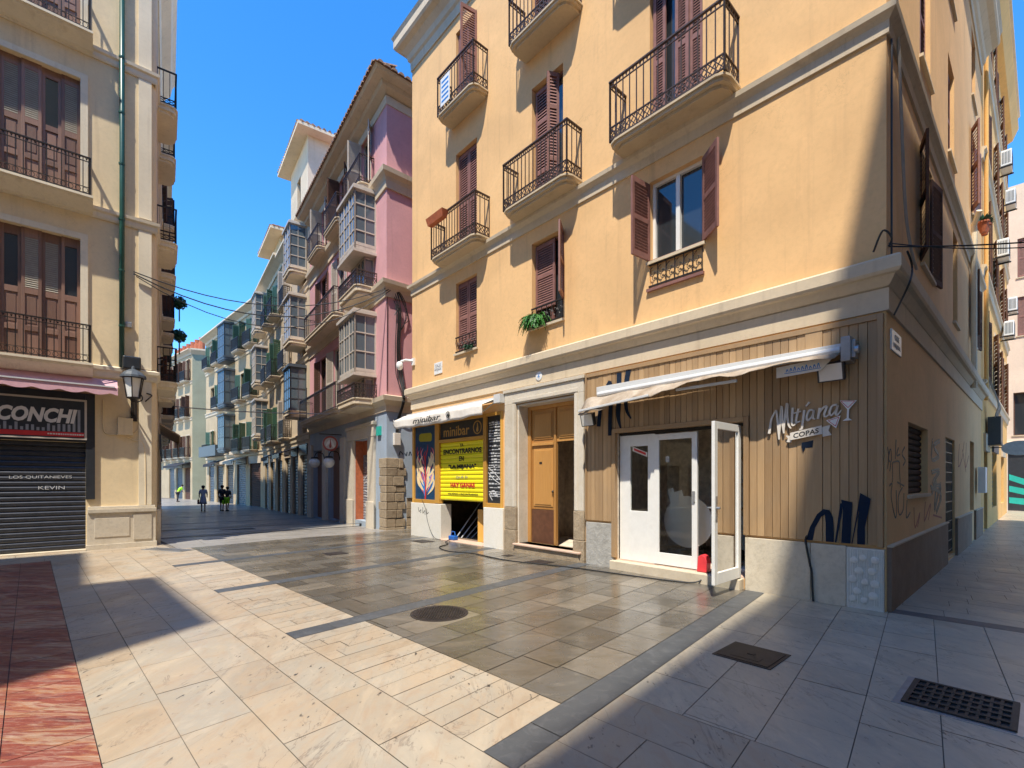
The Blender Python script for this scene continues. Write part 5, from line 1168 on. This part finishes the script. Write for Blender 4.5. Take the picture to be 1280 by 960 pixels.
solo(MB().box(LF,.56,.84,.001,.09,2.66,3.06),'meter_box',M['leftwall'],'sand painted meter box below the lantern','meter box',bevel=.006)
solo(MB().box(LF,.70,.82,.001,.08,5.22,5.34),'junction_box',M['steel'],'small grey junction box above the lantern beside the green drainpipe','junction box',bevel=.006)
solo(MB().tube(spline([LF.p(.30,.02,3.45),LF.p(.30,.02,2.85),LF.p(.36,.02,2.68),LF.p(.56,.02,2.66)]),.012,5).tube(spline([LF.p(.84,.02,2.7),LF.p(.95,.02,2.85),LF.p(.95,.02,3.15),LF.p(.88,.02,3.3)]),.01,5).tube(spline([LF.p(.7,.02,2.64),LF.p(.85,.02,2.55),LF.p(1.05,.03,2.45),LF.p(1.08,.035,1.6),LF.p(1.08,.035,1.0)]),.01,5),'wall_conduit',M['leftwall'],'painted conduits looping round the meter box','conduit')
aw=thing('awning','faded pink scalloped shop awning above the black shop sign','awning',LF.p(-2.0,.2,3.6))
NU=140; vs=[]
for i in range(NU+1):
    u=-6+(6.55)*i/NU; sc_=.05*abs(math.sin((u)*math.pi/.42))
    for v,w in ((.05,3.93),(.30,3.74),(.38,3.70),(.385,3.52+.05-sc_)): vs.append(LF.p(u,v,w))
cl=MB().add(vs,[(i*4+j,i*4+j+1,(i+1)*4+j+1,(i+1)*4+j) for i in range(NU) for j in range(3)]).build('canvas',M['pinkcloth'],aw); cl.modifiers.new('t','SOLIDIFY').thickness=.005
MB().box(LF,-6,.5,.36,.40,3.70,3.73).build('front_bar',M['alu'],aw)
ss=thing('shop_sign','black shop sign with slanted cream capitals above a red stripe','sign',LF.p(-.7,.07,2.5))
MB().box(LF,-4.5,.02,.062,.10,2.50,3.40).build('panel',M['blackframe'],ss)
q=MB(); q.box(LF,-4.5,.02,.10,.115,3.36,3.40); q.box(LF,-4.5,.02,.10,.115,2.50,2.53); q.box(LF,-.02,.02,.10,.115,2.53,3.36); q.build('frame',M['taupe'],ss)
MB().box(LF,-4.5,-.025,.1001,.104,2.56,2.66).build('red_stripe',M['letterred'],ss)
q=MB(); rs=random.Random(2)
for k in range(30): x=-.09-k*.082; q.box(LF,x-.045,x,.1001,.103,2.67,2.83+(.34 if k<2 else rs.choice([0,-.04,-.09])))
q.build('grey_stripes',M['lettergrey'],ss)
text(LF,-.76,3.01,1.24,.32,'CONCHI',.108,M['lettercream'],ss,shear=.25,off=.045,ext=.012)
q=MB(); x=-.62
while x<-.06: l=rs.uniform(.015,.04); q.box(LF,x,x+l,.104,.1055,2.595,2.625); x+=l+.01
q.build('small_print',M['lettercream'],ss)
# globes and signs on the pink house
for u,z,lab in ((4.75,2.30,'white globe lamp on the bracket nearest the pink house door'),(7.0,2.35,'white globe lamp farther along the shaded shop row')):
    gl=thing('globe_lamp',lab,'lamp',PF.p(u,.1,z),'globe lamps on the street wall')
    MB().lathe(PF.p(u,.55,z),[(.001,-.22),(.12,-.19),(.2,-.1),(.225,0),(.2,.1),(.12,.19),(.001,.22)],18).build('globe',M['milk'],gl,smooth=True)
    MB().lathe(PF.p(u,.55,z+.19),[(.16,0),(.14,.05),(.03,.08),(.001,.1)],12).build('cap',M['iron'],gl); MB().tube(spline([PF.p(u,.12,z+.1),PF.p(u,.2,z+.4),PF.p(u,.45,z+.45),PF.p(u,.55,z+.28)]),.02,6).build('bracket',M['iron'],gl)
rsn=thing('hanging_sign','round red and white sign hanging over the shaded shop door past the pink house door','sign',PF.p(4.6,.3,2.9)); f=Fr(PF.p(4.6,.55,0),PF.n,-PF.d); MB().lathe(f.p(0,0,3.05),[(.30,0),(.30,.05)],20,axis=AX(f)).build('disc',M['taupe'],rsn); ring(f,0,3.05,.23,.30,.051,M['redpaint'],rsn); q=MB(); q.ribbon(f,[(-.15,2.9,.08),(0,3.15,.12),(.15,2.95,.06)],.0505,.054); q.build('emblem',M['lettercream'],rsn); MB().box(PF,4.58,4.62,.1,.95,3.40,3.43).build('bracket',M['iron'],rsn)
solo(MB().box(PF,1.05,1.3,.1,.2,3.0,3.2) if False else MB().box(PF,.45,.75,.0,.08,3.1,3.4),'pharmacy_style_sign',M['teal'],'small green sign on the corner of the blue-grey ground floor wall','sign')
solo(MB().box(PS,.22,.45,.001,.12,2.75,3.15),'meter_box',M['lettercream'],'cream meter box on the blue-grey wall facing the square','meter box',bevel=.01)
cbm=MB(); rs=random.Random(6)
for k in range(9): 
    o1=rs.uniform(-.05,.05); cbm.tube(spline([PS.p(.28+o1,.05,8.0-.12*k),PS.p(.42+o1*2,.08,7.2),PS.p(.38+o1*2,.07,6.0),PS.p(.45+o1*3,.08,5.1),PS.p(.5+o1,.25,4.3),PS.p(.4+o1,.06,3.6),PS.p(.35+o1,.05,3.1)]),.014,5)
for k in range(3): cbm.tube(spline([PS.p(.28,.06,8.0),PS.p(.65+.05*k,.08,7.5-.2*k),PS.p(.6,.07,6.8),PS.p(.4,.06,6.5)]),.013,5)
cbm.tube([PS.p(.02,.02,7.8),PS.p(.0,.02,4.5)],.01,5); solo(cbm,'cable_bundle',M['cable'],'thick tangle of black cables hanging down the pink side wall','cables')
def sagc(a,b,sag,r,n=14): 
    a=Vector(a);b=Vector(b); return [a+(b-a)*(k/n)-Vector((0,0,sag*4*(k/n)*(1-k/n))) for k in range(n+1)]
solo(MB().tube(sagc(LF.p(.85,.1,6.55),PS.p(.2,.06,8.0),.75,.01),.014,5).tube(sagc(LF.p(.85,.1,6.5),PS.p(.2,.06,7.95),1.0,.01),.016,5).tube(sagc(LF.p(.9,.1,6.45),PS.p(.2,.06,7.9),1.25,.01),.012,5),'overhead_cables',M['cable'],'black cables strung over the street between the sand coloured house and the pink house','cables')
solo(MB().tube(sagc(L2.p(9,.1,4.6),PF.p(4.0,.1,4.2),.1,.01),.02,5),'overhead_cable',M['greycable'],'pale cable crossing low over the shaded street','cable')
K4=Vector((5.2,2.5,0))
solo(MB().tube(sagc(MF.p(-.05,.16,4.36),K4+Vector((3,2.69,4.55)),.12,.01),.009,5).tube(sagc(MF.p(-.05,.16,4.40),K4+Vector((3.6,3.2,4.9)),.25,.01),.007,5).tube(spline([MF.p(.1,.15,4.35),MF.p(.0,.2,4.55),MF.p(-.08,.18,4.45),MF.p(-.05,.16,4.36)]),.012,5),'overhead_cables',M['cable'],'black cables leaving the cornice corner of the orange house across the alley','cables')
cd=MB(); cd.tube(spline([SF.p(.02,.06,8.2),SF.p(.35,.05,7.4),SF.p(.6,.05,6.2),SF.p(.85,.05,5.2),SF.p(1.05,.08,4.7),SF.p(1.3,.1,4.5)]),.018,6); solo(cd,'wall_conduit',M['greycable'],'pale grey conduit curving down the upper alley wall by the corner','conduit')
solo(MB().tube([SF.p(.12,.03,7.0),SF.p(.12,.03,4.35)],.012,5).tube(spline([SF.p(.12,.18,4.35),SF.p(.3,.2,4.2),SF.p(.14,.19,3.95),SF.p(.08,.06,3.6)]),.012,5),'wall_cable',M['cable'],'black cable running down the alley wall edge to the cornice','cable')
solo(MB().tube([SF.p(9.3,.09,3.9),SF.p(9.3,.09,8)],.06,8).tube([SF.p(9.3,.09,7.95),SF.p(9.1,.2,8.2)],.06,8),'drainpipe',M['leftcream'],'cream drainpipe on the alley side between shuttered windows','drainpipe')
solo(MB().tube([SF.p(13.0,.09,4),SF.p(13.0,.09,18.5)],.05,8),'drainpipe',M['yellow'],'yellow drainpipe at the joint of the orange and yellow houses','drainpipe')
# air conditioners
acs=[(17.3,9.5,'grey air conditioner on the yellow alley house, biggest in view'),(19.4,13.6,'white air conditioner highest on the yellow alley house'),(22.6,13.4,'white air conditioner just right of and below the highest one'),(21.3,7.5,'beige air conditioner on brackets low on the yellow alley house'),(24.6,9.3,'farthest air conditioner of the yellow alley house')]
def acunit(fr,u,z):
    p=fr.p(u,.0,z); a=thing('air_conditioner',None,'air conditioner',p,'air conditioners on the yellow house')
    MB().box(fr,u-.42,u+.42,.12,.42,z,z+.6).build('casing',M['plasticwhite'],a,bevel=.02)
    q=MB()
    for k in range(9): q.box(fr,u-.36,u+.36,.421,.43,z+.06+k*.058,z+.085+k*.058)
    for k in range(6): q.box(fr,u-.425,u-.421,.16+k*.04,.18+k*.04,z+.08,z+.52)
    q.build('grille',M['slate'],a)
    q=MB(); q.box(fr,u-.4,u-.36,.0,.45,z-.05,z-.001); q.build('bracket',M['iron'],a); MB().box(fr,u+.36,u+.4,.0,.45,z-.05,z-.001).build('bracket',M['iron'],a); return a
ac0=acunit(SF,acs[0][0],acs[0][1]); ac0['label']=acs[0][2]
for u,z,lab in acs[1:]:
    r_=ac0.copy(); COL.objects.link(r_); r_.location=SF.p(u,0,z); r_['label']=lab
    for ch in list(ac0.children): c_=ch.copy(); COL.objects.link(c_); c_.parent=r_
solo(MB().box(SF,14.1,15.0,.05,.35,2.7,3.6),'electric_cabinet',M['blackframe'],'dark electrical box full of meters on the alley wall','electric box',bevel=.01)
ct=MB(); rs=random.Random(12)
for k in range(12): ct.tube(spline([SF.p(13.2+rs.random(),.1,4.6+rs.random()*.3),SF.p(13.6+rs.random(),.3,4.0),SF.p(13.9+rs.random(),.25,3.7),SF.p(14.3+rs.random()*.5,.2,3.5)]),.014,4)
solo(ct,'cable_tangle',M['greycable'],'tangle of grey cables above the electrical box in the alley','cables')
solo(MB().box(SF,10.9,11.4,.05,.2,1.25,1.95),'meter_box',M['plasticwhite'],'white meter box on the alley wall past the second door','meter box',bevel=.01)
for u,z,lab in ((10.1,8.1,'terracotta pot on the left of two hanging on the upper alley wall'),(10.6,8.2,'terracotta pot on the right of two hanging on the upper alley wall')):
    p=thing('hanging_pot',lab,'flower pot',SF.p(u,.15,z),'pots on the alley wall'); MB().lathe(SF.p(u,.2,z),[(.001,-.1),(.06,-.1),(.12,.14),(.14,.14),(.14,.18),(.001,.18)],12).build('pot',M['terracotta'],p); q=MB(); rs=random.Random(int(u*10))
    for k in range(40): d_=Vector((rs.uniform(-1,1),rs.uniform(-1,1),rs.uniform(.1,1))).normalized()*.22; c=SF.p(u,.2,z+.18); q.quad(c,c+d_*.6+Vector((.03,0,0)),c+d_,c+d_*.6-Vector((.03,0,0)),r=rs.random())
    q.build('foliage',M['leaf2'],p)
ov=thing('oval_sign','blank pale oval sign projecting over the end of the alley','sign',SF.p(15.8,.2,2.2)); f=Fr(SF.p(15.8,.7,0),SF.n,-SF.d); q=MB(); q.prism(f,[(.42*math.cos(2*math.pi*k/28),2.66+.24*math.sin(2*math.pi*k/28)) for k in range(28)],0,.05); q.build('panel',M['steel'],ov); MB().box(SF,15.78,15.82,0,.4,2.68,2.71).build('bracket',M['iron'],ov)
# ---------------------------------------------------------------- street covers
mh=thing('manhole_cover','round rusty manhole cover in the damp brown paving','manhole cover',(-.87,5.76,.0)); MB().lathe((-.87,5.76,-.004),[(.345,0),(.345,.010),(.31,.011),(.31,.006),(.0,.006)],36).build('rim',M['castiron'],mh)
q=MB(); q.lathe((-.87,5.76,.002),[(.305,0),(.305,.008),(.001,.008)],36)
for i in range(-9,10):
    for j in range(-9,10):
        x,y=i*.03,j*.03
        if x*x+y*y<.08: q.box(Fr((-.87+x,5.76+y,0),(.8,.6),(-.6,.8)),-.010,.010,-.010,.010,.0101,.015)
q.build('cover_plate',M['castiron'],mh)
def lid(label,a,b,la,lb,mat='castiron'):
    p0=C+D1*a+N1*b; f=Fr((p0.x,p0.y,zf(p0.x,p0.y)),D1,N1); mb=MB(); mb.box(f,-la/2,la/2,-lb/2,lb/2,-.01,.006); mb.box(f,-la/2+.03,la/2-.03,-lb/2+.03,lb/2-.03,.0061,.010); mb.box(f,-.03,.03,-.02,.02,.0101,.014); mb.box(f,-.12,.12,.06,.16,.0101,.012) if la>.4 else None
    return solo(mb,'access_cover',M[mat],label,'access cover','access covers in the paving')
lid('rectangular iron access cover in the grey paving between the granite strip and the drain grate',.51,2.70,.50,.50)
lid('dark access cover in front of the street door step',5.3,.62,.42,.42); lid('dark access cover left of the bar plinth',9.6,.62,.6,.4); lid('small iron cover out in the damp paving in line with the left street',9.03,3.14,.42,.42)
lid('tiny access cover near the cable before the bar threshold',6.3,.55,.2,.2); lid('dark rectangular cover in the shaded left street',17.0,3.3,.5,1.0)
f=Fr((C+D1*-.88+N1*2.58).to_2d(),D1,N1); dg_=thing('drain_grate','black cast iron drain grate with three rows of square openings in the grey paving','drain grate',C+D1*-.88+N1*2.58)
q=MB(); q.box(f,-.30,.30,-.30,.30,-.0035,.0025); q.build('dark_pit',M['cable'],dg_)
q=MB()
for bx in ((-.335,-.292,-.335,.335),(.292,.335,-.335,.335),(-.292,.292,-.335,-.292),(-.292,.292,.292,.335)): q.box(f,*bx,-.004,.0045)
q.build('steel_frame',M['steel'],dg_)
q=MB(); q.box(f,-.29,-.255,-.29,.29,.0026,.016); q.box(f,.255,.29,-.29,.29,.0026,.016); q.box(f,-.255,.255,-.29,-.26,.0026,.016); q.box(f,-.255,.255,.26,.29,.0026,.016)
for k in range(1,10): x=-.255+.51*k/10; q.box(f,x-.009,x+.009,-.26,.26,.0026,.013)
for k in range(1,5): y=-.26+.52*k/5; q.box(f,-.255,.255,y-.014,y+.014,.0026,.0155)
q.build('grating',M['castiron'],dg_)
ld=MB(); f=Fr((-7.9,11.0,zf(-7.9,11)),(-.95,.31),(-.31,-.95))
for k in range(22): ld.box(f,-.62+k*.055,-.595+k*.055,-.14,.14,.003,.012)
ld.box(f,-.64,.62,-.16,-.14,.0,.012); ld.box(f,-.64,.62,.14,.16,.0,.012); solo(ld,'linear_drain',M['steel'],'slotted steel drain set in the cream paving by the left street corner','drain')
# ---------------------------------------------------------------- people
def skin(name,verts,edges,rad,mat,par,org,sub=1):
    me=bpy.data.meshes.new(name); me.from_pydata([Vector(v) for v in verts],edges,[]); me.materials.append(mat)
    o=bpy.data.objects.new(name,me); COL.objects.link(o)
    if par: o.parent=par
    md=o.modifiers.new('skin','SKIN'); md.use_smooth_shade=True
    for i,r in enumerate(rad): me.skin_vertices[0].data[i].radius=(r,r)
    me.skin_vertices[0].data[0].use_root=True
    s=o.modifiers.new('sub','SUBSURF'); s.levels=sub; s.render_levels=sub; return o
def person(label,loc,face,h,pose,top,bottom,bot_kind,bag=None,tmat=None):
    """figure walking; local x right, y forward"""
    root=bpy.data.objects.new('person',None); COL.objects.link(root); root.location=loc; root.rotation_euler=(0,0,face); root.scale=(h/1.7,)*3; ORG[root]=Vector((0,0,0)); tag(root,label,'person','people walking in the left street')
    ln=pose.get('lean',0); st=pose.get('stride',.16)
    J={'pel':(0,0,.93),'wst':(0,ln*.3,1.08),'chs':(0,ln*.7,1.28),'nck':(0,ln,1.45),'hd0':(0,ln*1.15,1.52),'hd1':(0,ln*1.25,1.60),'hd2':(0,ln*1.3,1.67),
       'ls':(-.17,ln*.9,1.40),'le':(-.22,ln*.9-.04,1.14),'lw':(-.22,ln+pose.get('la',.05),.90),'rs':(.17,ln*.9,1.40),'re':(.22,ln*.9+.0,1.14),'rw':(.22,ln+pose.get('ra',.08),.90),
       'lh':(-.09,0,.88),'lk':(-.09,st*.6,.48),'la':(-.09,st*.5,.08),'lt':(-.09,st*.5+.13,.03),'rh':(.09,0,.88),'rk':(.09,-st*.1,.48),'ra':(.09,-st,.10),'rt':(.09,-st+.12,.03)}
    K=list(J); E=[('pel','wst'),('wst','chs'),('chs','nck'),('nck','hd0'),('hd0','hd1'),('hd1','hd2'),('chs','ls'),('ls','le'),('le','lw'),('chs','rs'),('rs','re'),('re','rw'),('pel','lh'),('lh','lk'),('lk','la'),('la','lt'),('pel','rh'),('rh','rk'),('rk','ra'),('ra','rt')]
    rad=dict(pel=.12,wst=.11,chs=.13,nck=.055,hd0=.07,hd1=.095,hd2=.07,ls=.06,le=.042,lw=.03,rs=.06,re=.042,rw=.03,lh=.085,lk=.055,la=.038,lt=.03,rh=.085,rk=.055,ra=.038,rt=.03)
    skin('body',[J[k] for k in K],[(K.index(a),K.index(b)) for a,b in E],[rad[k] for k in K],M['skin'],root,None,1)
    def cl(name,keys,edges,ex,mat): skin(name,[J[k] for k in keys],[(keys.index(a),keys.index(b)) for a,b in edges],[rad[k]+ex for k in keys],mat,root,None,1)
    cl('shirt',['pel','wst','chs','ls','le','rs','re'],[('pel','wst'),('wst','chs'),('chs','ls'),('ls','le'),('chs','rs'),('rs','re')],.02,top)
    if bot_kind=='shorts': cl('shorts',['pel','lh','lk','rh','rk'],[('pel','lh'),('lh','lk'),('pel','rh'),('rh','rk')],.022,bottom)
    elif bot_kind=='trousers': cl('trousers',['pel','lh','lk','la','rh','rk','ra'],[('pel','lh'),('lh','lk'),('lk','la'),('pel','rh'),('rh','rk'),('rk','ra')],.018,bottom)
    else:
        q=MB(); q.lathe((0,0,0),[(.22,.48),(.19,.7),(.16,.92),(.125,1.06),(.11,1.08)],14); q.build('skirt',bottom,root,smooth=True)
    q=MB(); q.lathe((0,ln*1.25-.01,1.55),[(.075,0),(.105,.05),(.108,.11),(.08,.165),(.001,.19)],12); q.build('hair',M['hair'],root,smooth=True)
    for sx,k in((-1,'lt'),(1,'rt')): x,y,z=J[k]; MB().box(Fr((x,y-.10,0),(1,0),(0,1)),-.045,.045,-.07,.15,.0,.07).build('shoe',M['darkcloth'],root,bevel=.02)
    if bag:
        q=MB(); x,y,z=J['lw']; q.box(Fr((x-.05,y,0),(1,0),(0,1)),-.06,.06,-.14,.14,z-.42,z-.12); q.tube([(x-.05,y-.1,z-.12),(x-.05,y,z-.0),(x-.05,y+.1,z-.12)],.012,5); q.build('bag',bag,root,bevel=.02)
    return root
def pos(px,Y): X=(px-640)/600*Y; return (X,Y,zf(X,Y)+.005)
person('person in a pale blue dress walking away, carrying a dark red bag',pos(254,30.5),R(32),1.62,{'stride':.14},M['dresscloth'],M['dresscloth'],'dress',M['bagcloth'])
person('person in dark clothes and no bag walking in the left street',pos(277.5,31),R(20),1.64,{'stride':.2,'lean':.06},M['darkcloth'],M['darkcloth'],'shorts')
person('person in a dark top with a bright green bag, walking in the left street',pos(284,31),R(10),1.55,{'stride':.16,'lean':.05},M['darkcloth'],M['hivis'],'shorts',M['hivis'])
person('worker in a bright green vest bending forward far down the left street',pos(222,45),R(-30),1.6,{'stride':.1,'lean':.35},M['hivis'],M['darkcloth'],'trousers')
# topiary on the far left balcony
for i,(z,lab) in enumerate(((10.2,'upper clipped round shrub sticking out over the street from the left row'),(8.6,'lower clipped round shrub sticking out over the street from the left row'))):
    mb=MB(); rs=random.Random(20+i); c=L2.p(13.5,.75,z)
    for k in range(420):
        d_=Vector((rs.gauss(0,1),rs.gauss(0,1),rs.gauss(0,1))).normalized()*rs.uniform(.15,.32); s_=.06; a_=Vector((rs.uniform(-1,1),rs.uniform(-1,1),rs.uniform(-1,1))).normalized()*s_; b_=a_.cross(d_).normalized()*s_
        p=c+d_; mb.quad(p-a_,p-b_,p+a_,p+b_,r=rs.random())
    mb.tube([c-Vector((0,0,.9)),c],.03,5); solo(mb,'clipped_shrub',M['leaf2'],lab,'shrub','clipped shrubs on the left row')
for fr_,a,b,z,d_,mt,lab in ((PF,12.6,14.6,3.1,1.0,'iron','black awning over a shop on the right side of the shaded street, nearest'),(PF,17.0,19.0,3.1,.9,'darkcloth','dark awning over a shop door farther along the shaded right side'),(GF,3.8,7.0,3.2,1.2,'ivory','pale awning under the balconies of the green shuttered house'),(GF,10.2,13.0,3.1,1.0,'darkcloth','dark awning at the left end of the green shuttered house'),(FF,.5,5.2,3.2,1.2,'darkcloth','black awning on the ground floor of the far pale green house')):
    q=thing('awning',lab,'awning',fr_.p((a+b)/2,.2,z)); MB().profile(fr_,a,b,[(.02,z+.3),(d_,z-.1),(d_,z-.32),(d_-.03,z-.32),(d_-.03,z-.12),(.02,z+.24)]).build('canvas',M[mt],q); MB().tube([fr_.p(a+.1,.05,z-.3),fr_.p(a+.1,d_-.05,z-.13)],.02,5).build('arm',M['iron'],q)
# clutter on the left street wall: awnings, banners
la_=thing('awning','brown folded shop awning on the narrow left side of the street','awning',L2.p(3,.4,3.2)); q=MB(); q.profile(L2,2.8,6.6,[(.05,3.3),(.55,2.95),(.55,2.75),(.53,2.75),(.53,2.93),(.05,3.25)]); q.build('canvas',M['dirtycloth'],la_)
# ================================================================ light, sky, camera
w=bpy.data.worlds.new('World'); sc.world=w; w.use_nodes=True; nt=w.node_tree; bgn=nt.nodes['Background']
sky=nt.nodes.new('ShaderNodeTexSky'); sky.sky_type='NISHITA'; sky.sun_disc=False
el=math.atan2(S.z,math.hypot(S.x,S.y)); az=math.atan2(S.x,S.y)
sky.sun_elevation=el; sky.sun_rotation=az; sky.air_density=1.0; sky.dust_density=.0; sky.ozone_density=4.0; sky.altitude=1500
hs=nt.nodes.new('ShaderNodeHueSaturation'); hs.inputs['Saturation'].default_value=1.28; hs.inputs['Value'].default_value=.98;  nt.links.new(sky.outputs[0],hs.inputs['Color']); nt.links.new(hs.outputs[0],bgn.inputs[0]); bgn.inputs[1].default_value=.15
sl=bpy.data.lights.new('sun','SUN'); sl.energy=2.4; sl.angle=R(.7); sl.color=(1,.93,.80); so=bpy.data.objects.new('sun',sl); COL.objects.link(so)
so.rotation_euler=S.to_track_quat('Z','Y').to_euler(); so.location=(0,0,40)
cam=bpy.data.cameras.new('camera'); cam.sensor_width=36; cam.lens=16.875; cam.shift_y=120/1280; cam.clip_end=1000; cam.clip_start=.05
co=bpy.data.objects.new('camera',cam); COL.objects.link(co); co.location=(0,0,1.6); co.rotation_euler=(R(90),0,0); sc.camera=co
vs_=sc.view_settings; vs_.view_transform='Standard'; vs_.look='None'; vs_.exposure=1.5; vs_.gamma=1; vs_.use_curve_mapping=False
sc.cycles.max_bounces=7; sc.cycles.diffuse_bounces=4; sc.cycles.transparent_max_bounces=8; sc.cycles.use_denoising=True
